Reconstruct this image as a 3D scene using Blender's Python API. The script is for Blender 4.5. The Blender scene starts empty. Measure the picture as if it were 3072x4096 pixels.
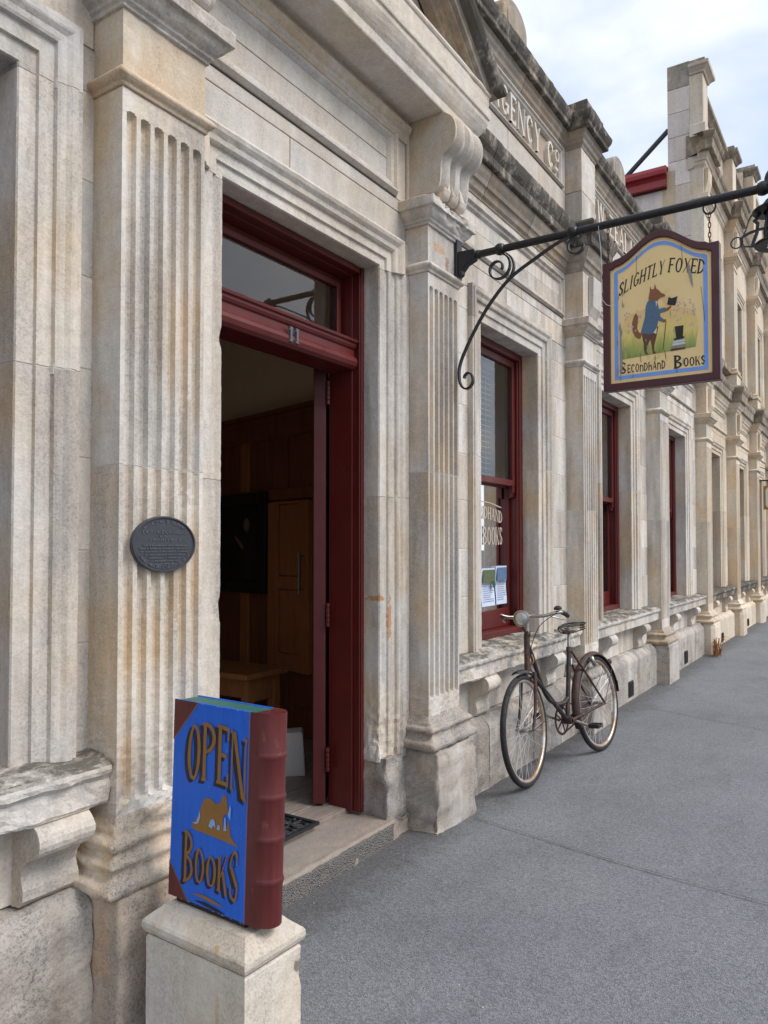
import bpy, bmesh, math, random
from mathutils import Vector, Matrix, noise
R = math.radians
random.seed(7)
scene = bpy.context.scene
COL = scene.collection
# ------------------------------------------------------------------ camera, sky, sun, exposure
YAW, PITCH, EYE = R(33.122), R(1.5), 1.42
cam_d = bpy.data.cameras.new('camera'); cam = bpy.data.objects.new('camera', cam_d); COL.objects.link(cam)
cam_d.sensor_fit = 'HORIZONTAL'; cam_d.sensor_width = 36.0; cam_d.lens = 36 * 3036.8 / 3072
cam_d.shift_y = 59.48 / 3072
cam_d.clip_start = 0.05; cam_d.clip_end = 2000
cam.location = (0, 0, EYE); cam.rotation_euler = (R(90) + PITCH, 0, YAW - R(90))
scene.camera = cam
SUN_EL, SUN_AZ = R(48), R(-13)          # azimuth measured from the street side (-y) towards -x
sun_dir = Vector((-math.sin(SUN_AZ) * math.cos(SUN_EL), -math.cos(SUN_AZ) * math.cos(SUN_EL), math.sin(SUN_EL)))
world = bpy.data.worlds.new('World'); scene.world = world; world.use_nodes = True
nt = world.node_tree; nt.nodes.clear()
wo = nt.nodes.new('ShaderNodeOutputWorld'); bg = nt.nodes.new('ShaderNodeBackground')
sky = nt.nodes.new('ShaderNodeTexSky'); sky.sky_type = 'NISHITA'; sky.sun_disc = False
sky.sun_elevation = SUN_EL; sky.sun_rotation = math.atan2(sun_dir.x, sun_dir.y); sky.air_density = 1.0; sky.dust_density = 2.0
tc = nt.nodes.new('ShaderNodeTexCoord'); sep = nt.nodes.new('ShaderNodeSeparateXYZ')
nt.links.new(tc.outputs['Generated'], sep.inputs[0])
zz = nt.nodes.new('ShaderNodeMath'); zz.operation = 'MAXIMUM'; zz.inputs[1].default_value = 0.0
nt.links.new(sep.outputs[2], zz.inputs[0])
za = nt.nodes.new('ShaderNodeMath'); za.operation = 'ADD'; za.inputs[1].default_value = 0.28; nt.links.new(zz.outputs[0], za.inputs[0])
dv = nt.nodes.new('ShaderNodeVectorMath'); dv.operation = 'DIVIDE'
cmb = nt.nodes.new('ShaderNodeCombineXYZ')
for i in range(3): nt.links.new(za.outputs[0], cmb.inputs[i])
nt.links.new(tc.outputs['Generated'], dv.inputs[0]); nt.links.new(cmb.outputs[0], dv.inputs[1])
cn = nt.nodes.new('ShaderNodeTexNoise'); cn.inputs['Scale'].default_value = 2.3; cn.inputs['Detail'].default_value = 7; cn.inputs['Roughness'].default_value = 0.52
cn.inputs['Distortion'].default_value = 0.25
mp0 = nt.nodes.new('ShaderNodeMapping'); mp0.inputs['Location'].default_value = (3.35, 1.9, 0.4)
nt.links.new(dv.outputs[0], mp0.inputs[0]); nt.links.new(mp0.outputs[0], cn.inputs['Vector'])
cr = nt.nodes.new('ShaderNodeValToRGB'); cr.color_ramp.elements[0].position = 0.34; cr.color_ramp.elements[1].position = 0.58
nt.links.new(cn.outputs[0], cr.inputs[0])
cn2 = nt.nodes.new('ShaderNodeTexNoise'); cn2.inputs['Scale'].default_value = 4.5; cn2.inputs['Detail'].default_value = 6
nt.links.new(mp0.outputs[0], cn2.inputs['Vector'])
cr2 = nt.nodes.new('ShaderNodeValToRGB')
cr2.color_ramp.elements[0].position = 0.3; cr2.color_ramp.elements[0].color = (4.4, 5.0, 6.0, 1)
cr2.color_ramp.elements[1].position = 0.65; cr2.color_ramp.elements[1].color = (6.5, 6.65, 6.9, 1)
nt.links.new(cn2.outputs[0], cr2.inputs[0])
veil = nt.nodes.new('ShaderNodeMix'); veil.data_type = 'RGBA'; veil.inputs[0].default_value = 0.62   # thin high cloud over the blue
veil.inputs[7].default_value = (4.7, 5.6, 7.0, 1)
nt.links.new(sky.outputs[0], veil.inputs[6])
cm = nt.nodes.new('ShaderNodeMix'); cm.data_type = 'RGBA'
nt.links.new(cr.outputs[0], cm.inputs[0]); nt.links.new(veil.outputs[2], cm.inputs[6]); nt.links.new(cr2.outputs[0], cm.inputs[7])
nt.links.new(cm.outputs[2], bg.inputs[0]); bg.inputs[1].default_value = 0.1
nt.links.new(bg.outputs[0], wo.inputs[0])
sl = bpy.data.lights.new('sun', 'SUN'); sl.energy = 1.5; sl.angle = R(30); sl.color = (1.0, 0.965, 0.93)
so = bpy.data.objects.new('sun', sl); COL.objects.link(so)
so.rotation_euler = (-sun_dir).to_track_quat('-Z', 'Y').to_euler(); so.location = (-4, -6, 14)
vs = scene.view_settings; vs.view_transform = 'Standard'; vs.look = 'None'; vs.exposure = 0.78; vs.gamma = 1; vs.use_curve_mapping = False
scene.render.engine = 'CYCLES'; scene.cycles.max_bounces = 10; scene.cycles.diffuse_bounces = 6

# ------------------------------------------------------------------ materials
def nodes(name):
    m = bpy.data.materials.new(name); m.use_nodes = True
    t = m.node_tree; b = t.nodes['Principled BSDF']
    return m, t, b
def N(t, kind, **kw):
    n = t.nodes.new('ShaderNode' + kind)
    for k, v in kw.items():
        if k in n.inputs: n.inputs[k].default_value = v
        else: setattr(n, k, v)
    return n
def ramp(t, src, a, b, ca=(0, 0, 0, 1), cb=(1, 1, 1, 1)):
    r = N(t, 'ValToRGB'); e = r.color_ramp.elements
    e[0].position = a; e[1].position = b; e[0].color = ca; e[1].color = cb
    t.links.new(src, r.inputs[0]); return r.outputs[0]
def mixc(t, fac, a, b, mode='MIX'):
    m = N(t, 'Mix'); m.data_type = 'RGBA'; m.blend_type = mode
    for i, s in ((0, fac), (6, a), (7, b)):
        if hasattr(s, 'is_output'): t.links.new(s, m.inputs[i])
        elif i == 0: m.inputs[0].default_value = s
        else: m.inputs[i].default_value = (*s, 1) if len(s) == 3 else s
    return m.outputs[2]
def math_(t, op, a, b):
    m = N(t, 'Math'); m.operation = op
    for i, s in enumerate((a, b)):
        if hasattr(s, 'is_output'): t.links.new(s, m.inputs[i])
        else: m.inputs[i].default_value = s
    return m.outputs[0]
def noise_(t, vec, scale, detail=4, rough=.55, mapscale=None, dist=0, loc=(0, 0, 0)):
    if mapscale or loc != (0, 0, 0):
        mp = N(t, 'Mapping'); mp.inputs['Scale'].default_value = mapscale or (1, 1, 1); mp.inputs['Location'].default_value = loc
        t.links.new(vec, mp.inputs[0]); vec = mp.outputs[0]
    n = N(t, 'TexNoise', Scale=scale, Detail=detail, Roughness=rough, Distortion=dist)
    t.links.new(vec, n.inputs['Vector']); return n.outputs[0]
def bump(t, b, h, strength, dist, prev=None):
    n = N(t, 'Bump', Strength=strength, Distance=dist); t.links.new(h, n.inputs['Height'])
    if prev: t.links.new(prev, n.inputs['Normal'])
    t.links.new(n.outputs[0], b.inputs['Normal']); return n.outputs[0]

def stone(name, base=(.63, .595, .55), warm=(.60, .465, .31), grey=(.35, .33, .315), wamt=.45, gamt=.82, side=.72, soot=0, lichen=0,
          bm=.5, orange=0.0, spoil=0.0, spots=(), grain=.34, scuff=.45):
    m, t, b = nodes(name); b.inputs['Roughness'].default_value = .92; b.inputs['Specular IOR Level'].default_value = .2
    g = N(t, 'NewGeometry'); P = g.outputs['Position']
    sp = N(t, 'SeparateXYZ'); t.links.new(g.outputs['Normal'], sp.inputs[0])
    oi = N(t, 'ObjectInfo')
    off = N(t, 'VectorMath', operation='SCALE'); cx = N(t, 'CombineXYZ')
    for i in range(3): t.links.new(oi.outputs['Random'], cx.inputs[i])
    off.inputs[3].default_value = 13.0; t.links.new(cx.outputs[0], off.inputs[0])
    ad = N(t, 'VectorMath', operation='ADD'); t.links.new(P, ad.inputs[0]); t.links.new(off.outputs[0], ad.inputs[1]); PB = ad.outputs[0]
    # warm, unwashed stone: patches, and faces the rain does not reach
    big = noise_(t, PB, 1.7, 3, .55)
    nx = math_(t, 'ABSOLUTE', sp.outputs[0], 0)
    w = math_(t, 'MULTIPLY', ramp(t, big, .42, .66), math_(t, 'ADD', math_(t, 'MULTIPLY', nx, side), wamt)); w.node.use_clamp = True
    c = mixc(t, w, base, warm)
    # broad grey weathering with a downward drift
    drift = noise_(t, PB, 1.0, 4, .65, (5, 5, .8))
    c = mixc(t, math_(t, 'MULTIPLY', ramp(t, drift, .45, .68), gamt), c, grey)
    st2 = noise_(t, P, 1.0, 4, .62, (9, 9, .55), 0, (3, 6, 2))
    c = mixc(t, math_(t, 'MULTIPLY', ramp(t, st2, .54, .66), gamt * .6), c, (.38, .315, .25))
    if scuff: c = mixc(t, math_(t, 'MULTIPLY', ramp(t, drift, .30, .44, (1, 1, 1, 1), (0, 0, 0, 1)), scuff), c, (.74, .725, .70))
    if orange:
        o = ramp(t, noise_(t, P, 2.2, 4, .6, (1, 1, .6), 0, (7, 1, 3)), .54, .68); c = mixc(t, math_(t, 'MULTIPLY', o, orange), c, (.56, .33, .17))
    if spoil:
        o = ramp(t, noise_(t, P, 3.1, 6, .72, (1, 1, 1.6), .4, (2, 8, 5)), .5, .63); c = mixc(t, math_(t, 'MULTIPLY', o, spoil), c, (.13, .12, .105))
    for (cc, rr_, col_, am_) in spots:
        sb = N(t, 'VectorMath', operation='SUBTRACT'); sb.inputs[1].default_value = cc; t.links.new(P, sb.inputs[0])
        dvd = N(t, 'VectorMath', operation='DIVIDE'); dvd.inputs[1].default_value = rr_; t.links.new(sb.outputs[0], dvd.inputs[0])
        ln_ = N(t, 'VectorMath', operation='LENGTH'); t.links.new(dvd.outputs[0], ln_.inputs[0])
        sm = math_(t, 'ADD', ln_.outputs[1], math_(t, 'MULTIPLY', noise_(t, P, 40, 3, .7), 1.1))
        c = mixc(t, math_(t, 'MULTIPLY', ramp(t, sm, .9, 1.45, (1, 1, 1, 1), (0, 0, 0, 1)), am_), c, col_)
    if lichen:   # dark growth on faces that catch rain
        up = ramp(t, sp.outputs[2], .25, .8); o = ramp(t, noise_(t, P, 7, 7, .75, (1, 1.6, 1)), .36, .54)
        c = mixc(t, math_(t, 'MULTIPLY', math_(t, 'MULTIPLY', up, o), lichen), c, (.085, .08, .065))
    if soot:
        o = ramp(t, noise_(t, P, 1.0, 7, .75, (9, 9, 4.5), .3), .34, .50); c = mixc(t, math_(t, 'MULTIPLY', o, soot), c, (.06, .054, .048))
    # gritty surface: brown-black grains gathered in weathered areas
    fine = noise_(t, P, 120, 2, .8)
    gm = math_(t, 'MULTIPLY', ramp(t, drift, .44, .60), grain)
    c = mixc(t, math_(t, 'MULTIPLY', ramp(t, fine, .50, .66), gm), c, (.20, .165, .13))
    c = mixc(t, 1, c, ramp(t, fine, .2, .8, (1.12, 1.12, 1.12, 1), (.87, .87, .87, 1)), 'MULTIPLY')
    mid = noise_(t, PB, 26, 3, .75)
    c = mixc(t, 1, c, ramp(t, mid, .28, .72, (.90, .895, .89, 1), (1.09, 1.085, 1.08, 1)), 'MULTIPLY')
    c = mixc(t, 1, c, ramp(t, oi.outputs['Random'], 0, 1, (.87, .865, .86, 1), (1.08, 1.07, 1.05, 1)), 'MULTIPLY')
    t.links.new(c, b.inputs['Base Color'])
    h = math_(t, 'ADD', math_(t, 'MULTIPLY', fine, -.5), math_(t, 'MULTIPLY', mid, .9))
    bump(t, b, h, min(1, bm * .7), .007)
    return m
ST = stone('oamaru_stone')
RUSTC = (.50, .22, .07)
ST_P2 = stone('rust_marked_stone', spots=[((3.46, 1.915, 2.985), (.16, .08, .06), (.55, .33, .16), .6), ((3.55, 1.915, 2.93), (.05, .06, .09), (.30, .15, .07), .6), ((3.118, 2.06, 1.165), (.09, .16, .032), RUSTC, .8), ((3.19, 2.045, 1.06), (.036, .08, .26), RUSTC, .75), ((3.30, 2.02, 1.22), (.02, .05, .09), RUSTC, .5), ((3.15, 2.05, .85), (.06, .06, .32), (.42, .40, .39), .6)])
ST_CLEAN = stone('sheltered_stone', gamt=.28, wamt=.4, bm=.35, grain=.25)
ST_OCHRE = stone('ochre_stone', base=(.60, .52, .42), warm=(.56, .39, .21), gamt=.3, wamt=.75, side=.4, bm=.35, orange=.3)
ST_ROUGH = stone('weathered_shaded_base_stone', base=(.47, .435, .40), warm=(.46, .37, .28), gamt=.85, bm=.9, spoil=.55, grain=.9)  # weathered lower courses, with their shade put into the darker grey base colour
ST_RUST = stone('rust_stained_base_stone', base=(.44, .36, .29), gamt=.7, bm=1.0, orange=.85, spoil=.65, wamt=.6, grain=.8)
ST_SOIL = stone('soiled_moulding_stone', base=(.52, .46, .40), gamt=.8, bm=.9, orange=.5, spoil=.85, grain=.9)
ST_SILL = stone('lichen_sill_stone', lichen=.92, gamt=.75, bm=.8, spoil=.22)
ST_SOOT = stone('sooty_stone', base=(.40, .355, .30), soot=.88, gamt=.8, bm=.6, lichen=.5)
ST_SOOT2 = stone('stained_stone', base=(.52, .46, .385), warm=(.50, .37, .24), soot=.32, gamt=.7, wamt=.7, bm=.5, orange=.25)
ST_WARM = stone('warm_stone', base=(.70, .615, .50), warm=(.68, .52, .345), wamt=.7, gamt=.35, side=.6, bm=.4)
ST_WARMSOOT = stone('warm_sooty_stone', base=(.60, .51, .40), warm=(.5, .36, .2), soot=.6, gamt=.5, bm=.6)
ST_PINK = stone('pink_washed_stone', base=(.76, .67, .62), warm=(.72, .57, .45), wamt=.6, gamt=.2, side=.2, bm=.6)
ST_PED = stone('pedestal_stone', base=(.64, .61, .56), warm=(.60, .45, .26), wamt=.4, gamt=.25, side=.1, bm=.55, orange=.2, spots=[((1.655, 1.365, .262), (.035, .05, .045), (.12, .11, .10), .75), ((1.60, 1.345, .25), (.05, .02, .03), (.2, .19, .17), .5), ((1.452, 1.47, .36), (.02, .02, .05), (.55, .33, .13), .7), ((1.455, 1.47, .2), (.02, .02, .1), (.55, .36, .17), .5)])
ST_STEP = stone('step_stone', base=(.30, .265, .235), warm=(.31, .235, .185), grey=(.25, .235, .22), side=0, gamt=.5, bm=.5, scuff=.0, grain=.3)

def plain(name, col, rough=.5, metal=0, var=.12, scale=30, bs=.15, bd=.002, spec=.5, wear=None, wamt=.0, wscale=8, wlo=.58, whi=.66):
    m, t, b = nodes(name); b.inputs['Roughness'].default_value = rough; b.inputs['Metallic'].default_value = metal
    b.inputs['Specular IOR Level'].default_value = spec
    g = N(t, 'NewGeometry'); P = g.outputs['Position']
    n = noise_(t, P, scale, 5, .6)
    c = mixc(t, n, tuple(x * (1 - var) for x in col), tuple(min(1, x * (1 + var)) for x in col))
    if wear:
        o = ramp(t, noise_(t, P, wscale, 7, .72), wlo, whi); o = math_(t, 'MULTIPLY', o, wamt); c = mixc(t, o, c, wear)
    t.links.new(c, b.inputs['Base Color'])
    rr = ramp(t, noise_(t, P, scale * .7, 4), .3, .7, (rough * .8,) * 3 + (1,), (min(1, rough * 1.25),) * 3 + (1,)); t.links.new(rr, b.inputs['Roughness'])
    if bs: bump(t, b, noise_(t, P, scale * 3, 4), bs, bd)
    return m
ST_P1 = stone('plaque_pilaster_stone', spots=[((1.65, 1.92, 1.27), (.05, .06, .17), (.50, .50, .42), .6), ((1.70, 1.92, 1.25), (.05, .06, .2), (.36, .25, .15), .55), ((1.74, 1.92, 1.75), (.06, .06, .5), (.36, .27, .18), .45), ((1.62, 1.92, 2.2), (.09, .06, .5), (.40, .33, .26), .4), ((1.52, 1.92, .75), (.1, .1, .25), (.60, .44, .28), .5)])
ST_PANEL = stone('tan_panel_stone', base=(.42, .35, .275), warm=(.42, .30, .19), gamt=.35, bm=.4, scuff=.1)
ST_LET = stone('pale_letter_stone', base=(.70, .665, .61), gamt=.15, wamt=.1, bm=.3, grain=.1)
MORTAR = plain('lime_mortar', (.58, .54, .48), .95, var=.2, scale=40)
RED = plain('maroon_paint', (.105, .0105, .0085), .42, var=.3, scale=9, bs=.3, bd=.002, wear=(.20, .075, .06), wamt=.45, wscale=30, wlo=.66, whi=.72)
RED_WORN = plain('worn_maroon_paint', (.085, .010, .010), .45, var=.25, scale=14, wear=(.36, .22, .18), wamt=.55, wscale=26, wlo=.66, whi=.72)
IRON = plain('black_iron', (.012, .012, .013), .42, 0, .3, 40, .4, .0015, wear=(.06, .05, .045), wamt=.4, wscale=30)
CHAIN = plain('rusty_chain', (.09, .035, .025), .8, 0, .4, 60, .4)
WHITE = plain('white_paint', (.72, .71, .68), .6, var=.06)
CREAM = plain('cream_plaster', (.86, .72, .54), .9, var=.06, scale=5)
CEIL = plain('interior_plaster', (.78, .70, .60), .9, var=.06, scale=5)
def wood(name, c1, c2, scale=(2, 14, 1.2), rough=.45):
    m, t, b = nodes(name); g = N(t, 'NewGeometry'); P = g.outputs['Position']
    n = noise_(t, P, 3.5, 6, .6, scale, .8); c = mixc(t, ramp(t, n, .3, .7), c1, c2)
    t.links.new(c, b.inputs['Base Color']); b.inputs['Roughness'].default_value = rough
    bump(t, b, n, .15, .002); return m
OAK = wood('panel_oak', (.17, .055, .022), (.30, .105, .045), (9, 9, .8))
OAK_LT = wood('door_pine', (.38, .13, .042), (.50, .20, .07), (9, 9, .8))
BENCHW = wood('bench_wood', (.36, .14, .05), (.50, .22, .08), (6, 6, 1.5), .35)
FLOORW = wood('worn_floorboard', (.20, .16, .135), (.38, .32, .28), (2, 16, 2), .55)
RUBBER = plain('black_rubber', (.018, .018, .02), .6, var=.3, scale=50)
TYRE = plain('tyre_rubber', (.016, .016, .018), .75, var=.3, scale=80, bs=.3)
GLASS_DARK = plain('dark_back_glass', (.03, .035, .04), .12)
BLUE = plain('cover_blue', (.001, .10, .70), .46, var=.3, scale=6, wear=(.02, .13, .55), wamt=.6, wscale=10, wlo=.55, whi=.7)
def brushed(name, c1, c2, c3, rough):
    m, t, b = nodes(name); g = N(t, 'NewGeometry'); P = g.outputs['Position']
    n = noise_(t, P, 1.0, 5, .7, (60, 60, 5)); c = mixc(t, ramp(t, n, .3, .7), c1, c2)
    c = mixc(t, math_(t, 'MULTIPLY', ramp(t, noise_(t, P, 1.0, 6, .75, (30, 30, 14)), .60, .68), .6), c, c3)
    t.links.new(c, b.inputs['Base Color']); t.links.new(ramp(t, n, .3, .7, (rough * .8,) * 3 + (1,), (rough * 1.3,) * 3 + (1,)), b.inputs['Roughness'])
    bump(t, b, n, .25, .002); return m
BLUE = brushed('cover_blue_paint', (.001, .095, .55), (.002, .14, .74), (.03, .22, .80), .42)
BMAROON = brushed('spine_maroon_paint', (.085, .012, .012), (.125, .019, .017), (.19, .06, .05), .38)
BMAROON_OLD = plain('book_maroon', (.098, .014, .013), .4, var=.35, scale=6, bs=.25, wear=(.26, .13, .10), wamt=.5, wscale=14, wlo=.64, whi=.74)
BGREEN = plain('page_edge_green', (.03, .12, .105), .5, var=.25, scale=20)
GOLD = plain('ochre_paint', (.27, .13, .026), .5, var=.2, scale=20)
NAVY = plain('dark_navy_paint', (.006, .008, .03), .5)
PALEBL = plain('pale_blue_paint', (.25, .42, .72), .5)
SIGNY = plain('sign_cream_yellow', (.97, .70, .33), .5, var=.1, scale=5, bs=.25, wear=(.68, .40, .14), wamt=.5, wscale=7)
SIGNB = plain('sign_blue_line', (.20, .38, .88), .5, var=.15, scale=30)
SIGNM = plain('sign_frame_maroon', (.072, .014, .018), .38, var=.25, scale=20, wear=(.3, .16, .12), wamt=.35, wscale=30, wlo=.68, whi=.73)
BLACKP = plain('black_paint', (.012, .011, .011), .5)
FOXR = plain('fox_brown', (.27, .10, .04), .55, var=.4, scale=60)
FOXD = plain('fox_dark_brown', (.15, .055, .025), .55, var=.3, scale=60)
COATB = plain('coat_blue', (.09, .16, .25), .55, var=.25, scale=40)
GREYP = plain('bare_grey_wood', (.30, .29, .29), .8, var=.3, scale=40)
PAPER = plain('paper', (.60, .68, .85), .6, var=.04)
STEELBL = plain('zinc_digit', (.10, .125, .135), .5, 0, .2, 60)
PLAQ = plain('plaque_bronze', (.062, .066, .075), .4, .35, .2, 30, .2)
GREENTR = plain('notice_green', (.10, .13, .06), .6, var=.5, scale=60)
SKYTR = plain('notice_blue', (.10, .17, .30), .6, var=.5, scale=50)
INK = plain('ink_grey', (.12, .13, .16), .6)
LETTERW = plain('glass_lettering', (.52, .44, .36), .55)
CHROME = plain('worn_chrome', (.42, .40, .37), .42, 1, .2, 40, .1, wear=(.25, .12, .06), wamt=.6, wscale=30)
RUSTY = plain('rusty_frame', (.040, .019, .016), .62, 0, .45, 50, .4, .002, wear=(.14, .058, .03), wamt=.55, wscale=25, wlo=.5, whi=.62)
BIKEB = plain('old_black_enamel', (.016, .014, .013), .4, 0, .3, 40, .3, wear=(.15, .055, .025), wamt=.75, wscale=16, wlo=.54, whi=.64)
RIMM = plain('rusty_rim', (.48, .33, .23), .35, .75, .25, 30, .15, wear=(.78, .75, .72), wamt=.8, wscale=5, wlo=.45, whi=.58)
SPOKE = plain('spoke_steel', (.62, .61, .60), .4, .6)
DRY = plain('dry_weed', (.30, .13, .045), .8, var=.4)
GUTR = plain('gutter_red', (.32, .028, .03), .4, var=.15)
GUTD = plain('eave_dark_red', (.06, .018, .018), .6)
VENTM = plain('vent_grille', (.028, .028, .03), .7)
SIGNOC = plain('ochre_board', (.36, .17, .025), .5)
SIGNPW = plain('pale_board', (.62, .68, .64), .5)

def glass_mat(name, tint, gloss=.95):
    m = bpy.data.materials.new(name); m.use_nodes = True; t = m.node_tree; t.nodes.clear()
    o = N(t, 'OutputMaterial'); mx = N(t, 'MixShader'); tr = N(t, 'BsdfTransparent'); gl = N(t, 'BsdfGlossy'); fr = N(t, 'Fresnel', IOR=1.52)
    tr.inputs[0].default_value = (*tint, 1); gl.inputs[0].default_value = (gloss, gloss, gloss, 1); gl.inputs['Roughness'].default_value = .015
    k = math_(t, 'MULTIPLY', fr.outputs[0], 1.55); k = math_(t, 'ADD', k, .02)
    t.links.new(k, mx.inputs[0]); t.links.new(tr.outputs[0], mx.inputs[1]); t.links.new(gl.outputs[0], mx.inputs[2]); t.links.new(mx.outputs[0], o.inputs[0])
    return m
GLASS = glass_mat('window_glass', (.88, .89, .90), .95)

def asphalt():
    m, t, b = nodes('asphalt_footpath'); b.inputs['Roughness'].default_value = .88; b.inputs['Specular IOR Level'].default_value = .3
    g = N(t, 'NewGeometry'); P = g.outputs['Position']
    c = mixc(t, ramp(t, noise_(t, P, 1.1, 5, .62), .3, .7), (.162, .167, .178), (.212, .217, .228))
    c = mixc(t, math_(t, 'MULTIPLY', ramp(t, noise_(t, P, 1.7, 6, .7, (1, 2.2, 1), .5), .54, .66), .32), c, (.110, .113, .120))
    c = mixc(t, math_(t, 'MULTIPLY', ramp(t, noise_(t, P, 3.3, 6, .7, None, 0, (5, 5, 5)), .60, .70), .35), c, (.22, .218, .215))
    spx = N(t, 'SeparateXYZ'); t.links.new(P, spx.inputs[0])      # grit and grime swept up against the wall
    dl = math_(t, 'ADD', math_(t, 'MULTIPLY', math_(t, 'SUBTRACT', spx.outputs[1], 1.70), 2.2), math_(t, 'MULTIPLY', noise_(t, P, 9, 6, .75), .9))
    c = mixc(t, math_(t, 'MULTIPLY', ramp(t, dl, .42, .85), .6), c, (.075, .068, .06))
    v = N(t, 'TexVoronoi', Scale=185.0); t.links.new(P, v.inputs['Vector'])
    bw = N(t, 'RGBToBW'); t.links.new(v.outputs['Color'], bw.inputs[0])
    c = mixc(t, 1, c, ramp(t, bw.outputs[0], .05, .95, (.60, .60, .62, 1), (1.36, 1.36, 1.35, 1)), 'MULTIPLY')
    c = mixc(t, ramp(t, noise_(t, P, 75, 1, .5, None, 0, (3, 1, 1)), .76, .78), c, (.42, .41, .40))
    t.links.new(c, b.inputs['Base Color'])
    n1 = bump(t, b, v.outputs['Distance'], .6, .005); bump(t, b, noise_(t, P, 7, 4), .3, .02, n1)
    return m
ASPH = asphalt()
def step_aggregate():
    m, t, b = nodes('pebbled_step_face'); b.inputs['Roughness'].default_value = .9
    g = N(t, 'NewGeometry'); P = g.outputs['Position']
    v = N(t, 'TexVoronoi', Scale=190.0, Randomness=1.0); t.links.new(P, v.inputs['Vector'])
    c = ramp(t, v.outputs['Distance'], .25, .75, (.36, .34, .31, 1), (.08, .075, .07, 1))
    c = mixc(t, ramp(t, noise_(t, P, 30, 4), .4, .6), c, mixc(t, .5, c, (.2, .18, .16)))
    t.links.new(c, b.inputs['Base Color']); bump(t, b, v.outputs['Distance'], .9, -.012); return m
STEPF = step_aggregate()

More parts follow.
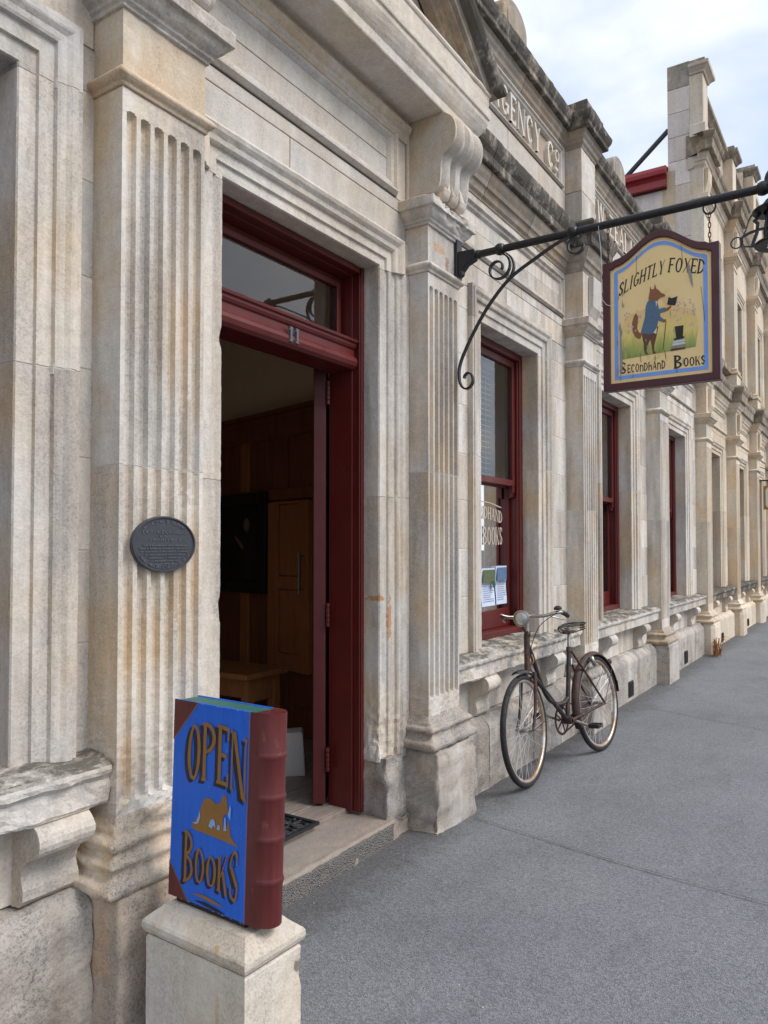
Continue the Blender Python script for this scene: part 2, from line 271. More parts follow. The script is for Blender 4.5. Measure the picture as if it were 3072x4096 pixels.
# ------------------------------------------------------------------ mesh helpers
class MB:
    def __init__(s, weld=False): s.v = []; s.f = []; s.mi = []; s.k = {} if weld else None
    def vert(s, p):
        if s.k is not None:
            q = (round(p[0], 5), round(p[1], 5), round(p[2], 5))
            if q in s.k: return s.k[q]
            s.k[q] = len(s.v)
        s.v.append(tuple(p)); return len(s.v) - 1
    def face(s, pts, mi=0):
        i = [s.vert(p) for p in pts]
        j = [a for n, a in enumerate(i) if a != i[n - 1]]
        if len(set(j)) == len(j) and len(j) > 2: s.f.append(j); s.mi.append(mi)
    def box(s, x0, x1, y0, y1, z0, z1, mi=0):
        b = len(s.v); s.v += [(x, y, z) for x in (x0, x1) for y in (y0, y1) for z in (z0, z1)]
        for f in ((0, 1, 3, 2), (4, 6, 7, 5), (0, 4, 5, 1), (2, 3, 7, 6), (0, 2, 6, 4), (1, 5, 7, 3)):
            s.f.append([b + i for i in f]); s.mi.append(mi)
        return s
    def dbox(s, x0, x1, y0, y1, z0, z1, seg=.03):
        def gr(o, a, b):
            la, lb = Vector(a).length, Vector(b).length; na, nb = max(1, int(la / seg)), max(1, int(lb / seg))
            o, a, b = Vector(o), Vector(a), Vector(b)
            for i in range(na):
                for j in range(nb):
                    s.face([o + a * (i / na) + b * (j / nb), o + a * ((i + 1) / na) + b * (j / nb), o + a * ((i + 1) / na) + b * ((j + 1) / nb), o + a * (i / na) + b * ((j + 1) / nb)])
        X, Y, Z = x1 - x0, y1 - y0, z1 - z0
        gr((x0, y0, z0), (X, 0, 0), (0, 0, Z)); gr((x1, y1, z0), (-X, 0, 0), (0, 0, Z))
        gr((x0, y1, z0), (0, -Y, 0), (0, 0, Z)); gr((x1, y0, z0), (0, Y, 0), (0, 0, Z))
        gr((x0, y0, z1), (X, 0, 0), (0, Y, 0)); gr((x0, y1, z0), (X, 0, 0), (0, -Y, 0)); return s
    def poly(s, pts3, depth=None, mi=0):
        """flat polygon; depth = extrusion vector (adds sides and a back)"""
        b = len(s.v); n = len(pts3); s.v += [tuple(p) for p in pts3]; s.f.append(list(range(b, b + n))); s.mi.append(mi)
        if depth is not None:
            d = Vector(depth); s.v += [tuple(Vector(p) + d) for p in pts3]
            s.f.append(list(range(b + 2 * n - 1, b + n - 1, -1))); s.mi.append(mi)
            for i in range(n): s.f.append([b + i, b + n + i, b + n + (i + 1) % n, b + (i + 1) % n]); s.mi.append(mi)
        return s
    def tube(s, pts, r, n=8, closed=False, cap=True, mi=0):
        pts = [Vector(p) for p in pts]; L = len(pts); rs = r if isinstance(r, (list, tuple)) else [r] * L
        b = len(s.v); prev = None
        for i, p in enumerate(pts):
            if closed: d = pts[(i + 1) % L] - pts[i - 1]
            else: d = pts[min(i + 1, L - 1)] - pts[max(i - 1, 0)]
            d.normalize()
            if prev is None:
                a = Vector((0, 0, 1)) if abs(d.z) < .9 else Vector((1, 0, 0)); u = d.cross(a).normalized()
            else: u = (prev - d * prev.dot(d)).normalized()
            prev = u; w = d.cross(u)
            for k in range(n):
                a = 2 * math.pi * k / n; s.v.append(tuple(p + (u * math.cos(a) + w * math.sin(a)) * rs[i]))
        for i in range(L if closed else L - 1):
            for k in range(n):
                j = (i + 1) % L; s.f.append([b + i * n + k, b + i * n + (k + 1) % n, b + j * n + (k + 1) % n, b + j * n + k]); s.mi.append(mi)
        if cap and not closed:
            s.f.append([b + k for k in range(n)][::-1]); s.mi.append(mi); s.f.append([b + (L - 1) * n + k for k in range(n)]); s.mi.append(mi)
        return s
    def strap(s, pts, nrm, w, th, mi=0):
        """flat bar following pts; wide across nrm, th thick in the curve's plane"""
        pts = [Vector(p) for p in pts]; nrm = Vector(nrm).normalized(); L = len(pts); b = len(s.v)
        for i, p in enumerate(pts):
            d = (pts[min(i + 1, L - 1)] - pts[max(i - 1, 0)]).normalized(); u = d.cross(nrm).normalized()
            for a, c in ((-1, -1), (1, -1), (1, 1), (-1, 1)): s.v.append(tuple(p + nrm * (a * w / 2) + u * (c * th / 2)))
        for i in range(L - 1):
            for k in range(4): s.f.append([b + 4 * i + k, b + 4 * i + (k + 1) % 4, b + 4 * i + 4 + (k + 1) % 4, b + 4 * i + 4 + k]); s.mi.append(mi)
        s.f.append([b + 3, b + 2, b + 1, b]); s.f.append([b + 4 * (L - 1) + k for k in range(4)]); s.mi += [mi, mi]; return s
    def lathe(s, prof, o=(0, 0, 0), axis=(0, 0, 1), n=24, mi=0):
        ax = Vector(axis).normalized(); a = Vector((1, 0, 0)) if abs(ax.x) < .9 else Vector((0, 1, 0)); u = ax.cross(a).normalized(); w = ax.cross(u); o = Vector(o); b = len(s.v)
        for r, h in prof:
            for k in range(n):
                t = 2 * math.pi * k / n; s.v.append(tuple(o + ax * h + (u * math.cos(t) + w * math.sin(t)) * r))
        for i in range(len(prof) - 1):
            for k in range(n): s.f.append([b + i * n + k, b + i * n + (k + 1) % n, b + (i + 1) * n + (k + 1) % n, b + (i + 1) * n + k]); s.mi.append(mi)
        return s
    def sweep(s, path, prof, seg=None, plane='xy', closed=False, pseg=None, caps=False):
        """sweep profile [(offset, level)] along a path with mitred corners.
        plane xy: path points (x,y), level = z, offset to the street side. plane xz: path (x,z), level = y, offset outward from the opening."""
        P = []
        for i in range(len(path) - (0 if closed else 1)):
            a, b_ = Vector(path[i]), Vector(path[(i + 1) % len(path)]); P.append((a, b_))
        def nrm(d): return Vector((d.y, -d.x)) if plane == 'xy' else Vector((-d.y, d.x))
        ns = [nrm((b_ - a).normalized()) for a, b_ in P]
        pts = []
        for i, (a, b_) in enumerate(P):
            n0 = ns[i - 1] if (i > 0 or closed) else ns[i]; n1 = ns[i]; n2 = ns[(i + 1) % len(ns)] if (i < len(P) - 1 or closed) else ns[i]
            m0 = (n0 + n1); m0 = m0 / (1 + n0.dot(n1)); m1 = (n1 + n2) / (1 + n1.dot(n2))
            k = max(1, int(math.ceil((b_ - a).length / seg))) if seg else 1
            for j in range(k): pts.append((a.lerp(b_, j / k), m0.lerp(m1, j / k) if k > 1 else m0))
            if i == len(P) - 1 and not closed: pts.append((b_, m1))
        if pseg:
            q = []
            for i in range(len(prof) - 1):
                a, b_ = Vector(prof[i]), Vector(prof[i + 1]); k = max(1, int(math.ceil((b_ - a).length / pseg)))
                for j in range(k): q.append(tuple(a.lerp(b_, j / k)))
            prof = q + [tuple(prof[-1])]
        # mitre vectors inside a straight run must stay the run's own normal: rebuild with linear interpolation of offset points
        b = len(s.v); np_ = len(prof)
        for p, m in pts:
            for o, l in prof:
                q = p + m * o
                s.v.append((q.x, q.y, l) if plane == 'xy' else (q.x, l, q.y))
        L = len(pts)
        for i in range(L if closed else L - 1):
            j = (i + 1) % L
            for k in range(np_ - 1):
                f = [b + i * np_ + k, b + j * np_ + k, b + j * np_ + k + 1, b + i * np_ + k + 1]
                s.f.append(f if plane == 'xy' else f[::-1]); s.mi.append(0)
        if caps and not closed:
            s.f.append([b + k for k in range(np_)]); s.f.append([b + (L - 1) * np_ + k for k in range(np_)][::-1]); s.mi += [0, 0]
        return s
    def build(s, name, mats, parent=None, smooth=False, bevel=0, erode=None, chips=None, local=False, auto=None, kind=None):
        me = bpy.data.meshes.new(name); me.from_pydata(s.v, [], s.f)
        if not isinstance(mats, (list, tuple)): mats = [mats]
        for m in mats: me.materials.append(m)
        if len(mats) > 1: me.polygons.foreach_set('material_index', s.mi)
        bm_ = bmesh.new(); bm_.from_mesh(me)
        if smooth == 'fix' or True: bmesh.ops.recalc_face_normals(bm_, faces=bm_.faces)
        bm_.to_mesh(me); bm_.free()
        if erode or chips:
            nr = [v.normal.copy() for v in me.vertices]
            for v, n in zip(me.vertices, nr):
                c = v.co.copy(); d = 0
                if erode:
                    amp, fr = erode[0], erode[1]; a = amp(c) if callable(amp) else amp
                    if a: d -= a * (.4 + noise.fractal(c * fr + Vector((3.1, 7.7, 1.3)), .9, 2.1, 5))
                for (cc, rad, dep) in chips or ():
                    q = (c - Vector(cc)).length
                    if q < rad: d -= dep * (1 - q / rad) ** .6 * (.65 + .7 * noise.noise(c * 38))
                v.co = c + n * d
        if smooth: me.polygons.foreach_set('use_smooth', [True] * len(me.polygons))
        o = bpy.data.objects.new(name, me); COL.objects.link(o)
        if parent:
            o.parent = parent
            if not local and parent.type == 'EMPTY': o.matrix_parent_inverse = parent.matrix_basis.inverted()
        if bevel:
            md = o.modifiers.new('bevel', 'BEVEL'); md.width = bevel; md.segments = 2; md.limit_method = 'ANGLE'; md.angle_limit = R(40)
        if auto:
            md = o.modifiers.new('edge', 'EDGE_SPLIT'); md.split_angle = R(auto)
        if kind: o['kind'] = kind
        return o
def empty(name, loc, label=None, cat=None, group=None, rot=(0, 0, 0)):
    o = bpy.data.objects.new(name, None); COL.objects.link(o); o.location = loc; o.rotation_euler = rot; o.empty_display_size = .1
    o.matrix_basis = Matrix.LocRotScale(Vector(loc), __import__('mathutils').Euler(rot), None)
    if label: tag(o, label, cat, group)
    return o
def tag(o, label, cat=None, group=None, kind=None):
    o['label'] = label
    if cat: o['category'] = cat
    if group: o['group'] = group
    if kind: o['kind'] = kind
    return o
def arc(cx, cy, rx, ry, a0, a1, n):
    return [(cx + rx * math.cos(R(a0 + (a1 - a0) * i / n)), cy + ry * math.sin(R(a0 + (a1 - a0) * i / n))) for i in range(n + 1)]
def catmull(pts, n=8):
    out = []; P = [Vector(p) for p in pts]
    for i in range(len(P) - 1):
        p0, p1, p2, p3 = P[max(i - 1, 0)], P[i], P[i + 1], P[min(i + 2, len(P) - 1)]
        for j in range(n):
            t = j / n; out.append(.5 * ((2 * p1) + (p2 - p0) * t + (2 * p0 - 5 * p1 + 4 * p2 - p3) * t * t + (3 * p1 - p0 - 3 * p2 + p3) * t ** 3))
    out.append(P[-1]); return out

# ------------------------------------------------------------------ lettering: outline glyphs in a unit-high box
def glyph(ch, w, T, t, sf):
    r = []; tx = T * .42
    def rect(x0, x1, y0, y1): r.append([(x0, y0), (x1, y0), (x1, y1), (x0, y1)])
    def stem(x, th, y0=0, y1=1, s0=True, s1=True):
        rect(x, x + th, y0, y1)
        if sf and s0: r.append([(x - sf, y0), (x + th + sf, y0), (x + th + sf * .4, y0 + t * .9), (x - sf * .4, y0 + t * .9)])
        if sf and s1: r.append([(x - sf * .4, y1 - t * .9), (x + th + sf * .4, y1 - t * .9), (x + th + sf, y1), (x - sf, y1)])
    def diag(xa, ya, xb, yb, th): r.append([(xa, ya), (xa + th, ya), (xb + th, yb), (xb, yb)])
    def ring(cx, cy, rx, ry, a0, a1, TT=T, tt=t):
        n = max(6, int(abs(a1 - a0) / 18))
        o = arc(cx, cy, rx, ry, a0, a1, n); i = arc(cx, cy, max(rx - TT, .01), max(ry - tt, .01), a0, a1, n)
        for k in range(n): r.append([o[k], o[k + 1], i[k + 1], i[k]])
    if ch == 'O': ring(w / 2, .5, w / 2, .5, 0, 360)
    elif ch == 'C': ring(w / 2, .5, w / 2, .5, 45, 315); rect(w * .78, w * .9, .68, .9)
    elif ch == 'G': ring(w / 2, .5, w / 2, .5, 45, 325); rect(w - T, w, .12, .45); rect(w * .55, w + sf, .45 - t, .45)
    elif ch == 'Q': ring(w / 2, .5, w / 2, .5, 0, 360); diag(w * .55, .2, w, -.1, T * .6)
    elif ch == 'D': stem(0, T); ring(T * .6, .5, w - T * .6, .5, -90, 90)
    elif ch == 'P': stem(0, T); ring(T * .6, .73, w - T * .6, .27, -90, 90)
    elif ch == 'R': stem(0, T); ring(T * .6, .73, w - T * .6, .27, -90, 90); diag(w * .4, .48, w - T, 0, T)
    elif ch == 'B': stem(0, T); ring(T * .6, .76, (w - T * .6) * .88, .24, -90, 90); ring(T * .6, .27, w - T * .6, .27, -90, 90)
    elif ch == 'S':
        q = (T + t) / 2
        ring(w / 2, .735, w / 2, .265, 25, 200, q, t); ring(w / 2, .265, w / 2, .265, -155, 20, q, t)
        r.append([(0.0, .66), (T, .70), (w, .34), (w - T, .30)]); rect(w * .8, w * .92, .7, .86); rect(w * .08, w * .2, .14, .3)
    elif ch == 'E': stem(0, T); rect(T, w, 1 - t, 1); rect(T, w * .8, .5 - t / 2, .5 + t / 2); rect(T, w, 0, t); rect(w - tx, w, t, .22) if sf else 0; rect(w - tx, w, .8, 1 - t) if sf else 0
    elif ch == 'F': stem(0, T); rect(T, w, 1 - t, 1); rect(T, w * .8, .52 - t / 2, .52 + t / 2)
    elif ch == 'L': stem(0, T); rect(T, w, 0, t); rect(w - tx, w, t, .2) if sf else 0
    elif ch == 'I': stem(w / 2 - T / 2, T)
    elif ch == '1': stem(w / 2 - T / 2, T); r.append([(w / 2 - T * 1.2, .76), (w / 2 - T / 2, .80), (w / 2 - T / 2, .98)])
    elif ch == 'T': stem(w / 2 - T / 2, T, s1=False); rect(0, w, 1 - t, 1)
    elif ch == 'H': stem(0, T); stem(w - T, T); rect(T, w - T, .5 - t / 2, .5 + t / 2)
    elif ch == 'N': stem(0, tx); stem(w - tx, tx); diag(tx * .3, 1, w - T - tx * .3, 0, T)
    elif ch == 'M': stem(0, tx); stem(w - T, T); diag(tx * .2, 1, w / 2 - T / 2, .1, T); diag(w - tx * 1.5, 1, w / 2 - tx / 2, .1, tx)
    elif ch == 'A': diag(0, 0, w / 2 - tx / 2, 1, tx); diag(w - T, 0, w / 2 - T / 2, 1, T); rect(w * .2, w * .75, .3, .3 + t)
    elif ch == 'V': diag(0, 1, w / 2 - T / 2, 0, T); diag(w - tx, 1, w / 2 - tx / 2, 0, tx)
    elif ch == 'Y': stem(w / 2 - T / 2, T, 0, .5, True, False); diag(0, 1, w / 2 - T / 2, .45, T); diag(w - tx, 1, w / 2 - tx / 2, .45, tx)
    elif ch == 'X': diag(0, 1, w - T, 0, T); diag(w - tx, 1, 0, 0, tx)
    elif ch == 'K': stem(0, T); diag(w - tx, 1, T * .8, .42, tx); diag(w * .35, .58, w - T, 0, T)
    elif ch == 'Z': rect(0, w, 1 - t, 1); rect(0, w, 0, t); diag(w - T, 1 - t, 0, t, T)
    elif ch == 'W': diag(0, 1, w * .25 - T / 2, 0, T); diag(w * .5 - tx / 2, 1, w * .25 - tx / 2, 0, tx); diag(w * .5 - T / 2, 1, w * .75 - T / 2, 0, T); diag(w - tx, 1, w * .75 - tx / 2, 0, tx)
    elif ch == '&': ring(w * .4, .76, w * .3, .24, 0, 360, T * .8); ring(w * .4, .27, w * .4, .27, 0, 360, T * .8); diag(w * .35, .55, w - T, 0, T)
    elif ch == 'h': stem(0, T); ring(w / 2, .35, w / 2, .3, 0, 180); rect(w - T, w, 0, .35)
    elif ch == 'n': stem(0, T, 0, .8); ring(w / 2, .45, w / 2, .35, 0, 180); rect(w - T, w, 0, .45)
    elif ch == '-': rect(w * .1, w * .9, .42, .42 + t)
    elif ch == '.': rect(0, T, 0, T)
    return r
WID = dict(I=.45, N=1.1, M=1.3, W=1.5, A=1.05, O=1.05, G=1.05, L=.85, E=.85, F=.85, T=.95, S=.85, K=1.02)
WID['1'] = .55; WID[' '] = .55; WID['.'] = .4
def text_polys(txt, width, aspect=None, T=.2, t=.08, sf=.05, gap=.16):
    """polygons in a box u 0..width, v 0..1"""
    ws = [WID.get(c, 1.0) for c in txt]; tot = sum(ws) + gap * (len(txt) - 1); k = width / tot; u = 0; out = []
    for c, w in zip(txt, ws):
        gw = w * k
        for p in glyph(c, gw, T * k, t, sf * k): out.append([(u + x, y) for x, y in p])
        u += gw + gap * k
    return out
def letters(mb, polys, fn, mi=0, depth=None, eps=(0, 0, 0)):
    e = Vector(eps)
    for i, p in enumerate(polys): mb.poly([Vector(fn(u, v)) + e * (i % 7) for u, v in p], depth, mi)
    return mb

# ------------------------------------------------------------------ ground
def sheet(name, x0, x1, y0, y1, z, mat, cut=0, thick=None):
    m = MB()
    if thick: m.box(x0, x1, y0, y1, z - thick, z)
    else: m.poly([(x0, y0, z), (x1, y0, z), (x1, y1, z), (x0, y1, z)])
    o = m.build(name, mat); o['kind'] = 'structure'; return o
ROADM = plain('road_asphalt', (.06, .06, .062), .9, var=.2, scale=3)
KERBM = plain('kerb_stone', (.30, .29, .27), .9, var=.2, scale=6)
sheet('ground', -300, 300, -300, 300, -.16, ROADM)
sheet('road', -60, 80, -9, -2.4, -.13, ROADM)
# footpath: gently uneven asphalt with real seams and a repaired trench
m = MB(); nx, ny = 300, 56
X0, X1, Y0, Y1 = -4.0, 26.0, -2.25, 2.3
for i in range(nx + 1):
    for j in range(ny + 1):
        x = X0 + (X1 - X0) * i / nx; y = Y0 + (Y1 - Y0) * j / ny
        m.v.append((x, y, .006 * noise.fractal(Vector((x * .8, y * .8, 3)), 1, 2, 3) - .003))
for i in range(nx):
    for j in range(ny):
        a = i * (ny + 1) + j; m.f.append([a, a + ny + 1, a + ny + 2, a + 1]); m.mi.append(0)
fp = m.build('footpath', ASPH, smooth=True); fp['kind'] = 'structure'
SEAM = plain('tar_seam', (.085, .087, .092), .9, var=.4, scale=30)
SEAMS = [[(3.62, 1.79, 0), (3.47, 1.05, 0), (3.38, .3, 0), (3.27, -.75, 0)], [(6.95, 1.9, 0), (6.65, 1.0, 0), (6.37, .1, 0), (6.2, -1.2, 0)]]
def seam(pts, w=.007):
    q = catmull(pts, 10); mm = MB(); L = len(q)
    for i, p in enumerate(q):
        d = (q[min(i + 1, L - 1)] - q[max(i - 1, 0)]).normalized(); n = Vector((-d.y, d.x, 0))
        ww = w * (.6 + .7 * abs(noise.noise(p * 9)))
        for s_ in (-1, 1): mm.v.append(tuple(p + n * ww * s_ * .5 + Vector((0, 0, .006))))
    for i in range(L - 1): mm.f.append([2 * i, 2 * i + 2, 2 * i + 3, 2 * i + 1]); mm.mi.append(0)
    return mm.build('seam', SEAM, fp)
for pts in SEAMS:
    seam(pts)
m = MB(); kx = -4.0
kerb = MB().box(-4, -3.1, -2.42, -2.25, -.16, .0).build('kerb', KERBM, bevel=.015); kerb['kind'] = 'structure'
for i in range(1, 33):
    o = MB().box(-4 + i * .9 + .006, -4 + (i + 1) * .9, -2.42, -2.25, -.16, .0).build('kerb_stone', KERBM, kerb, bevel=.015)

# ------------------------------------------------------------------ levels and planes
YS, YP, YW, YA = 1.915, 1.83, 2.054, 2.012      # pilaster shaft, plinth, wall, architrave front
PIL = [(-.31, .03), (1.475, 1.813), (3.347, 3.682), (5.772, 6.112), (8.248, 8.600), (10.82, 11.18), (13.31, 13.66), (15.80, 16.16), (18.35, 18.70)]
bA = empty('stone_building', (4.7, 2.1, 0), 'single storey cream stone building with fluted pilasters and a pediment over its open door', 'building')
bB = empty('stone_building', (14.0, 2.1, 0), 'taller two storey yellowish stone building at the far end of the street', 'building')

def near(x): return x < 4
def ero(a, f): return (a, f)

# ------------------------------------------------------------------ pilasters
def shaft_piece(xl, xr, z0, z1, fl0, fl1, fine, nfl=6):
    """one fluted stone of a pilaster: front with grooves, plain sides"""
    w = xr - xl; pitch = w * .159; fw = pitch * .69; x0 = xl + (w - (5 * pitch + fw)) / 2
    cols = [xl]; seg = 6 if fine else 4
    for k in range(nfl):
        a = x0 + k * pitch
        for j in range(seg + 1): cols.append(a + fw * j / seg)
    cols.append(xr)
    rz = fw / 2
    zs = []; st = .012 if fine else .3
    n = max(2, int((z1 - z0) / st)); zs = [z0 + (z1 - z0) * i / n for i in range(n + 1)]
    for e, s_ in ((fl0, 1), (fl1, -1)):
        for q in (0, .08, .25, .5, .75, 1.0): zs.append(e + s_ * rz * q)
    zs = sorted(set(round(z, 4) for z in zs if z0 - 1e-6 <= z <= z1 + 1e-6))
    if not fine:
        zs = [z for z in zs]
    m = MB(); rows = []
    nside = 5 if fine else 1
    for z in zs:
        row = []
        for j in range(nside): row.append((xl, YW + .03 + (YS - YW - .03) * j / nside, z))
        for x in cols:
            d = 0
            u = ((x - x0) % pitch) if x0 - 1e-6 <= x <= x0 + 5 * pitch + fw + 1e-6 else 9
            if u <= fw + 1e-5 and fl0 <= z <= fl1:
                h = 1.0
                if z < fl0 + rz: h = math.sqrt(max(0, 1 - ((fl0 + rz - z) / rz) ** 2))
                if z > fl1 - rz: h = math.sqrt(max(0, 1 - ((z - fl1 + rz) / rz) ** 2))
                q = abs(u - fw / 2) / (fw / 2)
                if h > 0 and q < h: d = .023 * math.sqrt(1 - (q / h) ** 2) * h
            row.append((x, YS + d, z))
        for j in range(1, nside + 1): row.append((xr, YS + (YW + .03 - YS) * j / nside, z))
        rows.append(row)
    nc = len(rows[0])
    for row in rows: m.v += row
    for i in range(len(rows) - 1):
        for j in range(nc - 1): a = i * nc + j; m.f.append([a, a + 1, a + nc + 1, a + nc]); m.mi.append(0)
    m.f.append(list(range(nc))); m.mi.append(0); m.f.append([(len(rows) - 1) * nc + j for j in range(nc)][::-1]); m.mi.append(0)
    return m
BASE1 = [(-.02, .395), (.060, .398), (.074, .406), (.080, .420), (.076, .436), (.060, .446), (.050, .450), (.046, .462), (.052, .474), (.056, .486), (.050, .498), (.036, .506), (.032, .518), (.042, .530), (.044, .544), (.034, .556), (.020, .562), (.016, .580), (.006, .596), (.0, .612), (-.05, .615)]
BASE = [(-.02, .40), (.062, .402), (.074, .412), (.078, .428), (.072, .444), (.056, .452), (.048, .456), (.040, .468), (.040, .480), (.050, .489), (.055, .500), (.051, .512), (.040, .519), (.028, .522), (.024, .536), (.012, .548), (.0, .566), (-.05, .57)]
ASTR = [(-.01, 2.828), (.006, 2.83), (.010, 2.843), (.018, 2.848), (.026, 2.858), (.026, 2.868), (.018, 2.878), (.008, 2.884), (-.01, 2.886)]
CAP = [(-.01, 3.07), (.010, 3.072), (.012, 3.084), (.022, 3.088), (.024, 3.098), (.034, 3.104), (.048, 3.118), (.056, 3.134), (.058, 3.140), (.072, 3.142), (.074, 3.192), (.066, 3.198), (-.02, 3.206)]
def upath(xl, xr, yf=YS, yb=YW + .03): return [(xl, yb), (xl, yf), (xr, yf), (xr, yb)]
def pilaster(par, i, mat, fine, joints, plinth_mat, base_mat, chips=None, lab=None, frieze=True, cham=0.0):
    xl, xr = PIL[i]; zs = [.535] + joints + [2.83]
    rough = (lambda c: .0008 + .008 * max(0, min(1, (.88 - c.z) / .35)) + .0006 * (c.z < 1.67)) if i == 1 else ((lambda c: .0006 + .005 * max(0, min(1, (.80 - c.z) / .3))) if fine else None)
    p0 = None
    for k in range(len(zs) - 1):
        m = shaft_piece(xl, xr, zs[k] + (.0015 if k else 0), zs[k + 1] - .0015, .645, 2.762, fine)
        o = m.build('pilaster' if k == 0 else 'shaft_block', mat, bA if False else (par if k == 0 else p0), erode=(rough, 42) if rough else None)
        if k == 0: p0 = o
        if k:
            q = shaft_piece(xl + .001, xr - .001, zs[k] - .006, zs[k] + .006, .645, 2.762, False); q.v = [(x, y + .002, z) for x, y, z in q.v]; q.build('mortar_joint', MORTAR, p0)
    if lab: p0['label'] = lab
    sg, ps = (.02, .012) if fine else (None, None)
    # plinth
    x0, x1 = xl - .05, xr + .05; c = cham
    path = [(x0, YW + .03), (x0, YP + c), (x0 + c, YP), (x1 - c, YP), (x1, YP + c), (x1, YW + .03)] if c else upath(x0, x1, YP)
    MB().sweep(path, [(-.06, -.02), (0, -.02), (0, .34), (-.004, .36), (-.006, .385), (-.012, .400), (-.03, .408), (-.10, .41)], .025 if fine else None, pseg=.02 if fine else None).build('plinth', plinth_mat, p0, smooth=fine, erode=((.013, 10) if i == 2 else (.009, 13)) if fine else None, chips=[((3.297, 1.83, .03), .13, .035), ((3.297, 1.83, .39), .09, .022), ((3.732, 1.83, .40), .10, .03), ((3.732, 1.83, .05), .08, .02), ((3.5, 1.83, .40), .09, .015)] if i == 2 else None)
    MB().sweep(upath(xl, xr), BASE1 if i == 1 else BASE, .016 if fine else None, pseg=.008 if fine else None).build('base_moulding', base_mat, p0, smooth=True, erode=(.0075 if i in (1, 2) else .004, 26) if fine else None, auto=None if fine else 50)
    MB().sweep(upath(xl, xr), ASTR, .03 if fine else None, pseg=.006 if fine else None).build('astragal', ST_OCHRE if i == 1 else mat, p0, smooth=True, erode=(.0015, 30) if fine else None)
    MB().sweep(upath(xl, xr), [(-.1, 2.884), (0, 2.884), (0, 3.074), (-.1, 3.074)], .03 if fine else None, pseg=.03 if fine else None).build('neck_block', ST_OCHRE if i == 1 else mat, p0, erode=(.0015, 30) if fine else None)
    MB().sweep(upath(xl, xr), CAP, .012 if fine else None, pseg=.006 if fine else None).build('capital', mat, p0, smooth=fine, erode=(.003, 22) if fine else None, chips=chips)
    if frieze:
        m = MB(); z0, z1 = 3.205, 3.575
        m.sweep(upath(xl, xr, YS - .004), [(-.08, z0), (0, z0), (0, z1), (-.08, z1)])
        m.build('frieze_block', mat, p0)
        # tapering bracket on its face
        w = xr - xl; MB().poly([(xl + w * .38, YS - .005, z1 - .01), (xl + w * .38, YS - .05, z1 - .01), (xl + w * .38, YS - .045, z0 + .12), (xl + w * .38, YS - .005, z0 + .05)], (w * .62 - .002, 0, 0)).build('face_bracket', mat, p0, bevel=.004)
    return p0
P2CH = [((3.50, 1.842, 3.185), .085, .03), ((3.40, 1.842, 3.19), .05, .02), ((3.60, 1.842, 3.14), .06, .028), ((3.66, 1.85, 3.12), .05, .02), ((3.30, 1.85, 3.2), .04, .012)]
pilaster(bA, 1, ST_P1, True, [1.67], ST_RUST, ST_SOIL, None, frieze=False)
pilaster(bA, 2, ST_P2, True, [1.803], ST_ROUGH, ST_ROUGH, P2CH, frieze=False)
pilaster(bA, 3, ST, True, [1.703], ST_ROUGH, ST_ROUGH, [((5.95, 1.85, 3.19), .07, .022), ((6.1, 1.85, 3.15), .08, .03)])
pilaster(bA, 4, ST, False, [1.7], ST_ROUGH, ST_SOOT2, cham=.0)
for i in (5, 6, 7, 8): pilaster(bB, i, ST_WARM, False, [1.73 + .02 * (i % 2)], ST_WARM, ST_WARM, cham=.05)

# ------------------------------------------------------------------ windows and doors: openings
def bay(i): a, b = PIL[i][1], PIL[i + 1][0]; return (a + b) / 2, a, b
IH, OH = .472, .660                 # half width of opening, of architrave
ZS, ZL = .806, 2.818                # sill and lintel levels
ARCH = [(0, 2.30), (0, 2.062), (.004, 2.056), (.055, 2.055), (.058, 2.044), (.105, 2.043), (.109, 2.030), (.118, 2.026), (.135, 2.024), (.150, 2.014), (.157, YA), (.170, YA + .001), (.174, YA + .008), (.188, YA + .008), (.188, YW + .03)]
def architrave(par, xc, ih, zs, zl, prof, joints, mat, fine, nm='architrave', lintel_mat=None):
    sg, ps = (.025, .012) if fine else (None, None)
    er = (.0012, 45) if fine else None
    zj = zl - .012
    first = None
    m = MB().sweep([(xc - ih, zj), (xc - ih, zl), (xc + ih, zl), (xc + ih, zj)], prof, sg, 'xz', pseg=ps, caps=True)
    first = m.build(nm, lintel_mat or mat, par, erode=er)
    lev = [zs] + joints + [zj]
    for s_ in (-1, 1):
        for k in range(len(lev) - 1):
            a, b = lev[k] + (.002 if k else 0), lev[k + 1] - .002
            p = [(xc - ih, a), (xc - ih, b)] if s_ < 0 else [(xc + ih, b), (xc + ih, a)]
            MB().sweep(p, prof, sg, 'xz', pseg=ps, caps=True).build('jamb_block', mat, first, erode=er)
        for zq in lev[1:]:
            p = [(xc - ih, zq - .02), (xc - ih, zq + .012)] if s_ < 0 else [(xc + ih, zq + .012), (xc + ih, zq - .02)]
            MB().sweep(p, [(max(o_, .002) if o_ < .1 else o_ - .002, y_ + .0025) for o_, y_ in prof], None, 'xz').build('mortar_joint', MORTAR, first)
    return first
